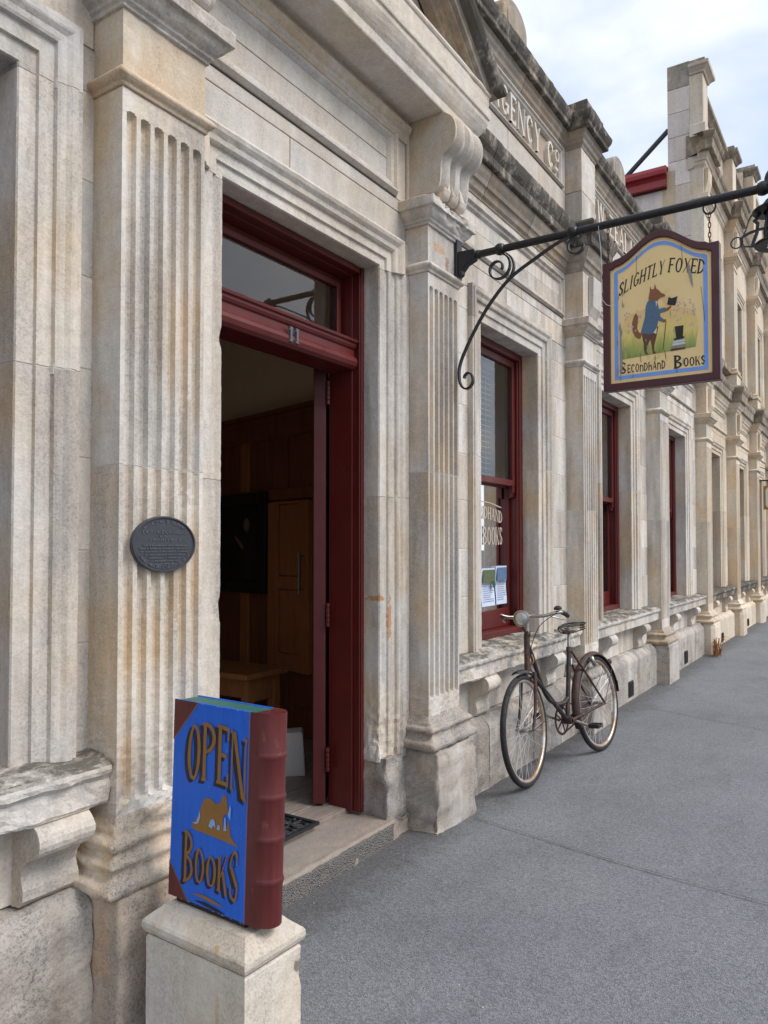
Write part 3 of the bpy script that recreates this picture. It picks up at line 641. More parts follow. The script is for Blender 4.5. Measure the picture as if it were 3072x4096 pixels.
# ashlar wall pieces
def block(par, x0, x1, z0, z1, mat, y=YW, yb=2.3, nm='wall_block', fine=False, j=.0022):
    if fine: return MB(True).dbox(x0 + j, x1 - j, y, yb, z0 + j, z1 - j, .03).build(nm, mat, par, erode=(.0012, 22))
    return MB().box(x0 + j, x1 - j, y, yb, z0 + j, z1 - j).build(nm, mat, par, bevel=.0025)
COURSES = [.775, 1.123, 1.408, 1.694, 1.970, 2.259, 2.560, 2.839, 2.985]
def panel_frame(par, x0, x1, z0, z1, y, mat, w=.06, d=.022, nm='panel_moulding', inner=None):
    """moulded frame round a sunk panel"""
    pr = [(0, y + .004), (0, y - d * .2), (-w * .2, y - d), (-w * .34, y - d), (-w * .5, y - d * .35), (-w * .78, y - d * .2), (-w, y + d * .55), (-w, y + d + .004)]
    pr = [(o, l) for o, l in pr]
    m = MB(); path = [(x0, z0), (x0, z1), (x1, z1), (x1, z0)]
    m.sweep(path, pr, None, 'xz', closed=True)
    return m.build(nm, mat, par)
def sill(par, xa, xb, mat, fine, seed=0):
    pr = [(2.2, .812), (1.985, .796), (1.955, .789), (1.938, .781), (1.928, .771), (1.925, .758), (1.929, .744), (1.938, .736), (1.944, .728), (1.944, .662), (1.952, .652), (2.10, .652)]
    cuts = [xa, xa + (xb - xa) * (.42 + .1 * (seed % 3)), xb]
    o0 = None
    for k in range(2):
        a, b = cuts[k] + .0015, cuts[k + 1] - .0015
        n = int((b - a) / .02) if fine else max(2, int((b - a) / .08)); m = MB()
        q = []
        for i in range(len(pr) - 1):
            A, B = Vector(pr[i]), Vector(pr[i + 1]); kk = max(1, int((B - A).length / .014)) if fine else 1
            q += [tuple(A.lerp(B, t / kk)) for t in range(kk)]
        q.append(pr[-1])
        for i in range(n + 1):
            x = a + (b - a) * i / n
            for y, z in q: m.v.append((x, y, z))
        L = len(q)
        for i in range(n):
            for t in range(L - 1): m.f.append([i * L + t, i * L + t + 1, (i + 1) * L + t + 1, (i + 1) * L + t]); m.mi.append(0)
        m.f.append(list(range(L))); m.f.append([n * L + t for t in range(L)][::-1]); m.mi += [0, 0]
        o = m.build('window_sill' if k == 0 else 'sill_stone', mat, par if k == 0 else o0, smooth=False, erode=(.009 if fine else .005, 14))
        if k == 0: o0 = o
    return o0
CONS = [(2.08, .655), (1.946, .655)] + arc(1.972, .604, .050, .050, 95, 262, 9)[1:] + [(1.985, .545), (2.004, .525), (2.012, .500), (2.006, .478), (2.000, .462), (2.002, .432), (2.018, .415), (2.08, .41)]
def sill_console(par, xc, w, mat, fine):
    m = MB(); a, b = xc - w / 2, xc + w / 2; n = 10 if fine else 1; q = CONS; L = len(q)
    if fine:
        q = []
        for i in range(len(CONS) - 1):
            A, B = Vector(CONS[i]), Vector(CONS[i + 1]); k = max(1, int((B - A).length / .015)); q += [tuple(A.lerp(B, t / k)) for t in range(k)]
        q.append(CONS[-1]); L = len(q)
    for i in range(n + 1):
        for y, z in q: m.v.append((a + w * i / n, y, z))
    for i in range(n):
        for t in range(L - 1): m.f.append([i * L + t, i * L + t + 1, (i + 1) * L + t + 1, (i + 1) * L + t]); m.mi.append(0)
    m.f.append(list(range(L))); m.f.append([n * L + t for t in range(L)][::-1]); m.mi += [0, 0]
    return m.build('sill_console', mat, par, erode=(.003, 20) if fine else None, bevel=0 if fine else .004)
def base_wall(par, xa, xb, cuts, mat, fine):
    q = [(2.2, -.02), (1.952, -.02), (1.952, .335), (1.956, .355), (1.966, .372), (1.985, .386), (1.996, .398), (2.0, .412), (2.2, .415)]
    cs = [xa] + cuts + [xb]
    for k in range(len(cs) - 1):
        a, b = cs[k] + .002, cs[k + 1] - .002
        pr = [(-(y - 1.952), z) for y, z in q]
        m = MB().sweep([(a, 1.952), (b, 1.952)], pr, .025 if fine else .06, pseg=.025 if fine else .06, caps=True)
        m.build('base_block', mat, par, smooth=False, erode=(.008 if fine else .005, 11 if fine else 10))
def apron(par, xa, xb, mat):   # recessed wall under the sill
    mid = (xa + xb) / 2
    for a, b in ((xa, mid), (mid, xb)): block(par, a, b, .412, .655, mat, YW + .002, 2.3, 'apron_block')
# backing wall of building A (between openings), interior side
def wall_core(par, spans, y0, y1, mat, nm='wall'):
    m = MB()
    for x0, x1, z0, z1 in spans: m.box(x0, x1, y0, y1, z0, z1)
    return m.build(nm, mat, par)

DXC = 2.58; DIH = .536
# --- building A bays
def sash_window(par, xc, zs, zl, ih, detail, yf=2.18):
    """painted double-hung sash: box frame, two sashes, panes"""
    x0, x1 = xc - ih, xc + ih; m = MB()
    m.box(x0, x0 + .06, yf, yf + .12, zs, zl); m.box(x1 - .06, x1, yf, yf + .12, zs, zl); m.box(x0 + .06, x1 - .06, yf, yf + .12, zl - .06, zl)
    m.box(x0 + .06, x1 - .06, yf - .006, yf + .12, zs, zs + .045); m.box(x0 + .06, x0 + .075, yf + .012, yf + .03, zs + .045, zl - .06); m.box(x1 - .075, x1 - .06, yf + .012, yf + .03, zs + .045, zl - .06)
    w = m.build('window', RED, par, bevel=.004)
    zm = 1.868
    def sash(a, b, z0, z1, y, bot, top, side=.052):
        m = MB(); m.box(a, a + side, y, y + .04, z0, z1); m.box(b - side, b, y, y + .04, z0, z1); m.box(a + side, b - side, y, y + .04, z0, z0 + bot); m.box(a + side, b - side, y, y + .04, z1 - top, z1)
        s_ = m.build('sash', RED, w, bevel=.004)
        MB().poly([(a + side - .005, y + .018, z0 + bot - .005), (b - side + .005, y + .018, z0 + bot - .005), (b - side + .005, y + .018, z1 - top + .005), (a + side - .005, y + .018, z1 - top + .005)]).build('pane', GLASS, w)
        return s_
    a, b = x0 + .062, x1 - .062
    sash(a, b, zm - .012, zl - .062, yf + .032, .045, .05); sash(a, b, zs + .047, zm + .012, yf + .078, .125, .035, .036)
    for xx in (a + .002, b - .052):   # shaped horns under the upper sash
        MB().poly([(xx, yf + .034, zm - .012), (xx, yf + .034, zm - .055), (xx, yf + .042, zm - .07), (xx, yf + .042, zm - .085), (xx, yf + .05, zm - .095), (xx, yf + .07, zm - .1), (xx, yf + .07, zm - .012)], (.05, 0, 0)).build('sash_horn', RED, w, bevel=.003)
    return w
def bay_wall(par, i, mat, fine, amat, sillmat, basecuts, basemat):
    xc, a, b = bay(i)
    ja = [1.12, 1.40, 1.975] if not fine else [1.408, 1.97]
    ar = architrave(par, xc, IH, ZS - .02, ZL, ARCH, [1.974] if i else [1.949], amat, fine)
    for s_, (u, v) in ((-1, (a, xc - OH)), (1, (xc + OH, b))):
        for k in range(len(COURSES) - 1): block(par, u - .01, v + .01, COURSES[k], COURSES[k + 1], mat, fine=False)
        MB().box(u - .008, v + .008, YW + .002, 2.29, .81, 2.98).build('mortar_bed', MORTAR, par)
    # frieze courses
    sp = [a, a + (b - a) * (.36 + .05 * (i % 3)), b]
    for k in range(2): block(par, sp[k], sp[k + 1], 2.985, 3.142, mat)
    sp = [a, a + (b - a) * .58, b]
    for k in range(2): block(par, sp[k], sp[k + 1], 3.142, 3.206, mat)
    block(par, a, a + .055, 3.206, 3.535, mat); block(par, b - .055, b, 3.206, 3.535, mat)
    for z0, z1 in ((3.206, 3.372), (3.372, 3.535)): block(par, a + .055, b - .055, z0, z1, mat, YW + .012, nm='panel_stone')
    panel_frame(par, a + .055, b - .055, 3.212, 3.53, YW, mat)
    block(par, a, b, 3.535, 3.58, mat)
    MB().box(a + .003, b - .003, YW + .014, 2.28, 2.99, 3.57).build('mortar_bed', MORTAR, par)
    so_ = sill(par, a - .0, b + .0, sillmat, fine, i)
    for s_ in (-1, 1): sill_console(par, xc + s_ * .57, .175, mat, fine)
    apron(par, a, b, mat)
    base_wall(par, a + .045, b - .045, [a + (b - a) * t for t in basecuts], basemat, fine)
    return ar
bay_wall(bA, 0, ST, True, ST, ST_SILL, (.3, .68), ST_ROUGH)
bay_wall(bA, 2, ST, True, ST, ST_SILL, (.22, .55, .8), ST_ROUGH)
bay_wall(bA, 3, ST, False, ST, ST_SILL, (.28, .62), ST_ROUGH)
bay_wall(bA, 4, ST, False, ST, ST_SILL, (.35, .7), ST_ROUGH)
for i in (5, 6, 7): bay_wall(bB, i, ST_WARM, False, ST_WARM, ST_SOOT, (.4, .75), ST_WARM)
WIN = {}
for i in (0, 2, 3, 4): WIN[i] = sash_window(bA, bay(i)[0], ZS, ZL + .01, IH + .012, True)
for i in (5, 6, 7): sash_window(bB, bay(i)[0], ZS, ZL + .01, IH + .012, False, 2.5)
for i in (5, 6, 7):   # deep reveals of the far building
    xc = bay(i)[0]; m = MB()
    m.box(xc - IH - .1, xc - IH, 2.28, 2.52, ZS, ZL); m.box(xc + IH, xc + IH + .1, 2.28, 2.52, ZS, ZL); m.box(xc - IH, xc + IH, 2.28, 2.52, ZL, ZL + .1); m.box(xc - IH, xc + IH, 2.18, 2.52, ZS - .1, ZS)
    m.build('deep_reveal', ST_WARM, bB)
# --- door bay
xa, xb = PIL[1][1], PIL[2][0]
DPROF = [(0, 2.20), (0, 2.068), (.004, 2.060), (.060, 2.059), (.064, 2.048), (.118, 2.047), (.122, 2.036), (.130, 2.030), (.146, 2.030), (.158, 2.020), (.176, 2.016), (.190, 2.018), (.194, 2.026), (.228, 2.026), (.228, YW + .03)]
LPROF = [(0, 2.20), (0, 2.068), (.004, 2.060), (.044, 2.059), (.048, 2.048), (.088, 2.047), (.092, 2.036), (.100, 2.028), (.118, 2.024), (.135, 2.010), (.150, 2.004), (.160, 2.008), (.164, 2.022), (.172, 2.026), (.172, YW + .03)]
m = MB().sweep([(DXC - DIH, ZL - .012), (DXC - DIH, ZL), (DXC + DIH, ZL), (DXC + DIH, ZL - .012)], LPROF, .03, 'xz', pseg=.012, caps=True)
darch = m.build('door_architrave', ST_CLEAN, bA, erode=(.0015, 24))
for x0, x1 in ((xa - .01, DXC - DIH - .17), (DXC + DIH + .17, xb + .01)): block(bA, x0, x1, ZL - .03, 2.99, ST_CLEAN, YW - .022, nm='lintel_end_block')
lev = [.36, 1.668, ZL - .012]
for s_ in (-1, 1):
    for k in range(2):
        a, b = lev[k] + .0015, lev[k + 1] - .0015
        p = [(DXC - DIH, a), (DXC - DIH, b)] if s_ < 0 else [(DXC + DIH, b), (DXC + DIH, a)]
        MB().sweep(p, DPROF, .02, 'xz', pseg=.01, caps=True).build('jamb_block', ST_P2, darch, erode=(lambda c: .0012 + .006 * max(0, min(1, (.75 - c.z) / .3)), 40),
            chips=[((3.125, 2.055, .52), .07, .02), ((3.125, 2.055, .45), .05, .02)] if s_ > 0 and k == 0 else ([((2.045, 2.06, 2.2), .05, .012), ((2.045, 2.06, 1.2), .06, .012)] if s_ < 0 else None))
    for zq in lev[1:]:
        p = [(DXC - DIH, zq - .02), (DXC - DIH, zq + .012)] if s_ < 0 else [(DXC + DIH, zq + .012), (DXC + DIH, zq - .02)]
        MB().sweep(p, [(max(o_, .002) if o_ < .1 else o_ - .002, y_ + .0028) for o_, y_ in DPROF], None, 'xz').build('mortar_joint', MORTAR, darch)
    x0, x1 = (xa - .01, DXC - DIH + .004) if s_ < 0 else (DXC + DIH - .004, xb + .01)
    MB(True).dbox(x0, x1, 2.012, 2.3, -.02, .40, .02).build('jamb_plinth', ST_ROUGH, darch, smooth=True, erode=(.022, 8))
sp = [xa, 2.42, xb]
for k in range(2): block(bA, sp[k], sp[k + 1], 2.99, 3.142, ST_CLEAN, YW - .004)
block(bA, xa, xb, 3.142, 3.206, ST_CLEAN, YW - .004)
block(bA, xa, xa + .09, 3.206, 3.60, ST_CLEAN, YW - .004); block(bA, xb - .09, xb, 3.206, 3.60, ST_CLEAN, YW - .004)
for z0, z1 in ((3.206, 3.388), (3.388, 3.57)): block(bA, xa + .09, xb - .09, z0, z1, ST_CLEAN, YW + .010, nm='panel_stone')
panel_frame(bA, xa + .09, xb - .09, 3.216, 3.560, YW - .004, ST_CLEAN, .07)
MB().sweep([(xa, YW), (xb, YW)], [(-.1, 3.518), (.016, 3.52), (.022, 3.53), (.026, 3.56), (.04, 3.575), (.046, 3.60), (.02, 3.605), (.02, 3.645), (-.1, 3.645)], .05, pseg=.02, caps=True).build('bed_moulding', ST_OCHRE, bA, erode=(.0015, 20))

# ------------------------------------------------------------------ door-bay consoles, cornice and pediment
def big_console(xl, xr, mat):
    side = [(2.06, 3.644), (1.838, 3.644), (1.800, 3.618), (1.775, 3.585), (1.765, 3.545), (1.768, 3.50), (1.785, 3.465), (1.81, 3.442), (1.835, 3.425), (1.848, 3.395), (1.852, 3.34), (1.855, 3.30), (1.862, 3.272), (1.875, 3.255), (1.895, 3.245), (2.06, 3.24)]
    q = [tuple(p) for p in catmull([(a, b, 0) for a, b in side[1:-1]], 4)]; q = [(a, b) for a, b, _ in q]; q = [side[0]] + q + [side[-1]]
    w = xr - xl; m = MB(); secs = []
    fr = [0, .004, .02, .05, .06, .10, .18, .28, .30, .33, .36, .38, .42, .5, .58, .62, .64, .67, .70, .72, .82, .90, .94, .95, .98, .996, 1]
    def dep(t):   # ridge profile across the front
        if t < .055 or t > .945: return 0
        for c, h in ((.17, .115), (.5, .115), (.83, .115)):
            if abs(t - c) < h: return .028 * math.sqrt(max(0, 1 - (abs(t - c) / h) ** 2)) - .004
        return -.008
    for t in fr:
        row = []
        for i, (y, z) in enumerate(q):
            d = dep(t) if 2 < i < len(q) - 2 else 0
            row.append((xl + w * t, y - d, z))
        secs.append(row)
    L = len(q)
    for r_ in secs: m.v += r_
    for i in range(len(secs) - 1):
        for j in range(L - 1): m.f.append([i * L + j, (i + 1) * L + j, (i + 1) * L + j + 1, i * L + j + 1]); m.mi.append(0)
    m.f.append(list(range(L))); m.f.append([(len(secs) - 1) * L + j for j in range(L)][::-1]); m.mi += [0, 0]
    o = m.build('console_bracket', mat, bA, smooth=True, auto=38)
    return o
def scroll_drop(xl, xr, mat, par):   # leaf drop under the bracket scroll
    w = xr - xl
    for k in range(3):
        x0 = xl + w * (.09 + .29 * k)
        pts = [(1.866, 3.36), (1.848, 3.31), (1.842, 3.262), (1.852, 3.228), (1.875, 3.215), (1.9, 3.235), (1.9, 3.36)]
        MB().poly([(x0, y, z) for y, z in pts], (w * .235, 0, 0)).build('leaf_drop', mat, par, bevel=.012)
for i in (1, 2):
    o = big_console(PIL[i][0] + .02, PIL[i][1] - .005, ST_CLEAN); scroll_drop(PIL[i][0] + .02, PIL[i][1] - .005, ST_CLEAN, o)
    block(bA, PIL[i][0] + .0, PIL[i][1], 3.205, 3.645, ST_CLEAN, YW - .016, nm='bracket_back_block')
xL, xR = PIL[1][0], PIL[2][1]
PC = [(-.16, 3.644), (.078, 3.644), (.082, 3.650), (.084, 3.69), (.092, 3.70), (.100, 3.712), (.112, 3.735), (.124, 3.765), (.126, 3.785), (.134, 3.792), (.136, 3.80), (.136, 3.91), (.142, 3.916), (.146, 3.925), (.144, 3.94), (.10, 3.95), (-.2, 3.96)]
for a, b, nm in ((0, 1, 'pediment_cornice'),):
    MB().sweep(upath(xL - .0, xR, YS, YW + .06), PC, .06, pseg=.015).build(nm, ST_CLEAN, bA, erode=(.002, 20), chips=[((3.80, 1.78, 3.88), .09, .02), ((3.6, 1.78, 3.92), .05, .012)])
SL = .74; XT = xR + .205; ZT = 3.955
RK = [(-.215, 1.92), (-.205, 1.87), (-.185, 1.862), (-.175, 1.842), (-.150, 1.838), (-.145, 1.80), (-.125, 1.798), (-.118, 1.778), (-.09, 1.776), (-.082, 1.768), (-.07, 1.752), (-.045, 1.728), (-.02, 1.716), (0, 1.712), (.03, 1.74), (.05, 2.3)]
for s_ in (1, -1):
    for RKP, mat_, nm_ in ((RK[:10], ST_SOOT2, 'raking_bed'), (RK[9:], ST_SOOT, 'raking_cornice')):
        m = MB(); n = 60; L = len(RKP)
        for i in range(n + 1):
            x = XT - (XT - DXC) * i / n
            for h, y in RKP:
                z = ZT + SL * (XT - x) + h
                m.v.append((x if s_ > 0 else 2 * DXC - x, y, max(z, 3.945 + h * .02)))
        for i in range(n):
            for j in range(L - 1): m.f.append([i * L + j, i * L + j + 1, (i + 1) * L + j + 1, (i + 1) * L + j]); m.mi.append(0)
        m.f.append(list(range(L))); m.mi.append(0)
        m.build(nm_, mat_, bA, erode=(.002, 22))
m = MB(); zap = ZT + SL * (XT - DXC) - .2
m.poly([(2 * DXC - XT + .26, 1.93, 3.94), (XT - .26, 1.93, 3.94), (DXC, 1.93, zap)], (0, .3, 0)); m.build('tympanum', ST_SOOT2, bA)
# sunk tympanum panels
for s_ in (1, -1):
    q = [(XT - .42, 3.985), (DXC + .06, 3.985), (DXC + .06, zap - .2)]
    pts = [((x if s_ > 0 else 2 * DXC - x), 1.918, z) for x, z in q]
    MB().poly(pts, (0, .02, 0)).build('tympanum_panel', ST_SOOT2, bA, bevel=.006)

# ------------------------------------------------------------------ main cornice, parapet
CO_BED = [(-.06, 3.575), (.006, 3.577), (.010, 3.59), (.024, 3.605), (.030, 3.63), (.036, 3.645), (.048, 3.65), (.055, 3.675), (.070, 3.70), (.078, 3.72), (.078, 3.742), (-.06, 3.742)]
CO_CROWN = [(-.06, 3.742), (.105, 3.744), (.110, 3.752), (.110, 3.80), (.116, 3.81), (.128, 3.83), (.138, 3.86), (.142, 3.885), (.142, 3.902), (.12, 3.925), (.0, 3.975), (-.06, 3.98)]
CP_BED = [(-.06, 4.555), (.004, 4.557), (.010, 4.575), (.022, 4.59), (.026, 4.615), (.04, 4.635), (.044, 4.66), (.052, 4.68), (-.06, 4.68)]
CP_TOP = [(-.06, 4.68), (.085, 4.683), (.088, 4.69), (.088, 4.715), (.098, 4.73), (.108, 4.752), (.112, 4.775), (.112, 4.79), (.09, 4.805), (-.26, 4.845), (-.26, 4.68)]
def run(par, prof, nm, mat, i0, i1, cuts, x_end=None, fine=False, er=None, brk=.155, start=None, ws=YS):
    """moulding along the facade, stepping forward over each pilaster; cut into stones"""
    for i in range(i0, i1 + 1):
        xl, xr = PIL[i]
        MB().sweep([(xl - brk, YW), (xl, YW), (xl, ws), (xr, ws), (xr, YW), (xr + brk, YW)], prof, .05 if er else None, pseg=.03 if er else None, caps=True).build(nm + '_corner_stone', mat, par, erode=er)
        nx_ = PIL[i + 1][0] - brk if i < i1 else x_end
        a = xr + brk; L = nx_ - a
        if L <= 0: continue
        cs = [a] + [a + L * t for t in cuts] + [nx_]
        for k in range(len(cs) - 1):
            MB().sweep([(cs[k] + .002, YW), (cs[k + 1] - .002, YW)], prof, .05 if er else None, pseg=.03 if er else None, caps=True).build(nm + '_stone', mat, par, erode=er)
run(bA, CO_BED, 'cornice_bed', ST_SOOT2, 3, 4, (.35, .7), PIL[5][0] - .01, er=(.002, 20))
run(bA, CO_CROWN, 'cornice_crown', ST_SOOT, 3, 4, (.5,), PIL[5][0] - .01, er=(.004, 16))
def straight(par, prof, nm, mat, a, b, cuts, er=None, y=YW):
    cs = [a] + [a + (b - a) * t for t in cuts] + [b]
    for k in range(len(cs) - 1): MB().sweep([(cs[k] + .002, y), (cs[k + 1] - .002, y)], prof, .05 if er else None, pseg=.03 if er else None, caps=True).build(nm, mat, par, erode=er)
straight(bA, CO_BED, 'cornice_bed_stone', ST_SOOT2, PIL[2][1] - .02, PIL[3][0] - .155, (.3, .66), (.002, 20))
straight(bA, CO_CROWN, 'cornice_crown_stone', ST_SOOT, PIL[2][1] - .02, PIL[3][0] - .155, (.28, .6, .85), (.004, 16))
straight(bA, CO_BED, 'cornice_bed_stone', ST_SOOT2, -.4, PIL[1][0] - .001, (.5,)); straight(bA, CO_CROWN, 'cornice_crown_stone', ST_SOOT, -.4, PIL[1][0] - .001, (.5,))
# parapet wall stones, sunk name panels
def parapet_bay(par, a, b):
    for u, v in ((a, a + (b - a) * .47), (a + (b - a) * .47, b)): block(par, u, v, 3.93, 4.226, ST_CLEAN, YW - .004, 2.36, 'parapet_block')
    block(par, a, a + .06, 4.226, 4.58, ST_CLEAN, YW - .004, 2.36, 'parapet_block'); block(par, b - .06, b, 4.226, 4.58, ST_CLEAN, YW - .004, 2.36, 'parapet_block')
    block(par, a + .06, b - .06, 4.226, 4.58, ST_PANEL, YW + .022, 2.36, 'name_panel')
    panel_frame(par, a + .06, b - .06, 4.236, 4.552, YW - .004, ST_CLEAN, .045, .02)
parapet_bay(bA, PIL[2][1], PIL[3][0]); parapet_bay(bA, PIL[3][1], PIL[4][0]); parapet_bay(bA, PIL[4][1], PIL[5][0])
block(bA, -.6, PIL[2][1], 3.95, 4.68, ST_CLEAN, YW + .0, 2.36, 'parapet_block')
for i in (3, 4):
    xl, xr = PIL[i]
    for z0, z1 in ((3.94, 4.215), (4.215, 4.58)):
        MB().sweep(upath(xl, xr, YS, YW + .3), [(-.1, z0 + .002), (0, z0 + .002), (0, z1 - .002), (-.1, z1 - .002)], .04, pseg=.04).build('parapet_pier', ST, bA, erode=(.004, 14))
run(bA, CP_BED, 'coping_bed', ST_SOOT2, 3, 4, (.3, .62), PIL[5][0] - .01, er=(.002, 20))
run(bA, CP_TOP, 'coping', ST_SOOT, 3, 4, (.33, .68), PIL[5][0] - .01, er=(.004, 16))
straight(bA, CP_BED, 'coping_bed_stone', ST_SOOT2, -.6, PIL[3][0] - .155, (.25, .5, .7, .88), (.002, 20))
straight(bA, CP_TOP, 'coping_stone', ST_SOOT, -.6, PIL[3][0] - .155, (.2, .45, .66, .84), (.004, 16))
for i in (3, 4):
    xl, xr = PIL[i]
    MB(True).dbox(xl - .04, xr + .04, YS - .06, YW + .12, 4.79, 4.905, .05).build('pier_block', ST_SOOT, bA, erode=(.006, 14))
for xc in (4.69, 7.13, 9.7):   # arched crest stones
    pts = [(-.2, 0)] + arc(0, .13, .2, .14, 180, 0, 14) + [(.2, 0)]
    o = MB().poly([(xc + u, 2.0, 4.81 + v) for u, v in pts], (0, .14, 0)).build('crest_stone', ST_SOOT2, bA, bevel=.012)
    pts2 = [(-.14, .04)] + arc(0, .13, .14, .09, 180, 0, 14) + [(.14, .04)]
    MB().poly([(xc + u, 1.992, 4.81 + v) for u, v in pts2], (0, .02, 0)).build('crest_boss', ST_SOOT2, o, bevel=.006)
# carved names
def carve(txt, x0, x1, z0, h, nm, T=.24, t=.13, sf=.05):
    m = MB(); letters(m, text_polys(txt, x1 - x0, None, T, t, sf, .28), lambda u, v: (x0 + u, YW - .018, z0 + v * h), depth=(0, .05, 0), eps=(0, .0006, 0)); return m
def carve_word(txt, x0, x1, z0, h):
    ws = [WID.get(c, 1.0) for c in txt]; gap = .30; tot = sum(ws) + gap * (len(txt) - 1); k = (x1 - x0) / tot; u = x0
    for c, w in zip(txt, ws):
        if c != ' ':
            m = MB(); letters(m, glyph(c, w * k, .22 * k, .105, .05 * k), lambda a, v: (u + a, YW - .012, z0 + v * h), depth=(0, .046, 0), eps=(0, .0005, 0))
            m.build('carved_letter', ST_LET, bA)
        u += (w + gap) * k
carve_word('AGENCY', 4.40, 5.235, 4.298, .195); carve_word('C', 5.385, 5.50, 4.298, .195); carve_word('O', 5.545, 5.625, 4.395, .095)
MB().box(5.555, 5.615, YW - .006, YW + .03, 4.33, 4.352).build('carved_letter', ST_LET, bA)
carve_word('NEW ZEALAND', 6.24, 8.10, 4.298, .195)
# wall cores, roof
sp = [(-.8, .28, .4, 3.6), (1.22, 2.05, -.02, 3.6), (3.20, 4.26, -.02, 3.6), (5.19, 6.71, -.02, 3.6), (7.64, 9.25, -.02, 3.6), (10.17, 10.8, -.02, 3.6)]
for o0, o1 in ((.27, 1.23), (4.255, 5.2), (6.7, 7.65), (9.24, 10.18)): sp += [(o0, o1, -.02, ZS - .03), (o0, o1, ZL + .03, 3.6)]
sp += [(2.05, 3.20, ZL + .03, 3.6), (-.8, 10.8, 3.6, 4.66)]
wall_core(bA, [(a + .001, b - .001, z0, z1) for a, b, z0, z1 in sp], 2.24, 2.40, CEIL)
MB().box(-.9, 10.80, 2.38, 9.0, 4.36, 4.44).build('roof', plain('slate_roof', (.08, .08, .085), .8), bA)
MB().box(-.9, -.8, 2.06, 9.0, 0, 4.36).build('end_wall', ST, bA); MB().box(-.9, 10.8, 8.9, 9.0, -.05, 4.36).build('rear_wall', ST, bA)
# vents
for par, xv, z0, z1 in ((bA, 7.10, .03, .175), (bA, 9.50, .03, .18), (bB, 12.0, .03, .16), (bB, 14.6, .03, .16)):
    v = MB().box(xv, xv + .15, 1.944, 1.97, z0, z1).build('air_vent', VENTM, par, bevel=.003)
    for k in range(6): MB().box(xv + .015 + k * .022, xv + .025 + k * .022, 1.937, 1.946, z0 + .012, z1 - .012).build('vent_bar', VENTM, v)

# ------------------------------------------------------------------ building B, upper storey
XB0 = PIL[5][0]; XB1 = 20.6
def shift(prof, dz): return [(o, z + dz) for o, z in prof]
run(bB, CO_BED, 'cornice_bed', ST_WARM, 5, 8, (.5,), XB1, brk=.02)
run(bB, [(o * 1.05, z + .06 * (z > 3.8)) for o, z in CO_CROWN], 'cornice_crown', ST_WARMSOOT, 5, 8, (.5,), XB1, brk=.02)
UPB = [(-.02, 4.20), (.045, 4.205), (.05, 4.225), (.035, 4.245), (.028, 4.26), (.035, 4.275), (.03, 4.29), (.008, 4.30), (-.02, 4.31)]
UPC = [(-.02, 6.02), (.012, 6.025), (.016, 6.05), (.03, 6.06), (.05, 6.085), (.055, 6.10), (.07, 6.105), (.07, 6.16), (-.02, 6.17)]
for i in (5, 6, 7, 8):
    xl, xr = PIL[i]
    p0 = MB().sweep(upath(xl, xr), [(-.1, 4.30), (0, 4.30), (0, 6.03), (-.1, 6.03)], None).build('pilaster', ST_WARM, bB)
    MB().sweep(upath(xl - .03, xr + .03, YS - .03), [(-.1, 3.96), (0, 3.96), (0, 4.19), (-.02, 4.205), (-.1, 4.21)]).build('pedestal', ST_WARM, p0)
    MB().sweep(upath(xl, xr), UPB).build('base_moulding', ST_WARM, p0, smooth=True, auto=45)
    MB().sweep(upath(xl, xr), UPC).build('capital', ST_WARM, p0)
    MB().sweep(upath(xl, xr), [(-.1, 6.17), (0, 6.17), (0, 6.56), (-.1, 6.56)]).build('frieze_block', ST_WARM, p0)
    MB().sweep(upath(xl + .03, xr - .03, YS), [(0.0, 5.92), (.012, 5.925), (.012, 5.95), (0, 5.955)]).build('astragal', ST_WARM, p0)
    w = xr - xl
    MB().poly([(xl + .05, YS - .004, 6.54), (xl + .05, YS - .055, 6.54), (xl + .05, YS - .05, 6.38), (xl + .05, YS - .004, 6.22)], (w - .1, 0, 0)).build('face_bracket', ST_WARM, p0, bevel=.004)
run(bB, shift(CO_BED, 2.975), 'cornice_bed', ST_WARM, 5, 8, (.5,), XB1, brk=.02)
run(bB, [(o * 1.25, z + 2.975 + .06 * (z > 3.8)) for o, z in CO_CROWN], 'cornice_crown', ST_WARMSOOT, 5, 8, (.5,), XB1, brk=.02)
for i in (5, 6, 7):
    xc, a, b = bay(i)
    ar = architrave(bB, xc, .45, 4.32, 5.78, [(o, y) for o, y in ARCH], [5.0], ST_WARM, False, 'architrave')
    MB().box(xc - .46, xc + .46, 2.24, 2.26, 4.3, 5.8).build('window_glass', GLASS_DARK, bB)
    for xx in (-.02, ): MB().box(xc - .46, xc + .46, 2.2, 2.24, 5.02, 5.07).build('meeting_rail', WHITE, bB)
    for u, v in ((a, xc - .638), (xc + .638, b)):
        for k in range(4): block(bB, u - .01, v + .01, 4.2 + .445 * k, 4.2 + .445 * (k + 1), ST_WARM)
    block(bB, a, xc, 5.98, 6.56, ST_WARM); block(bB, xc, b, 5.98, 6.56, ST_WARM)
    block(bB, a, b, 3.96, 4.2, ST_WARM); MB().box(a, b, 1.96, 2.3, 4.2, 4.30).build('window_sill', ST_WARMSOOT, bB, bevel=.01)
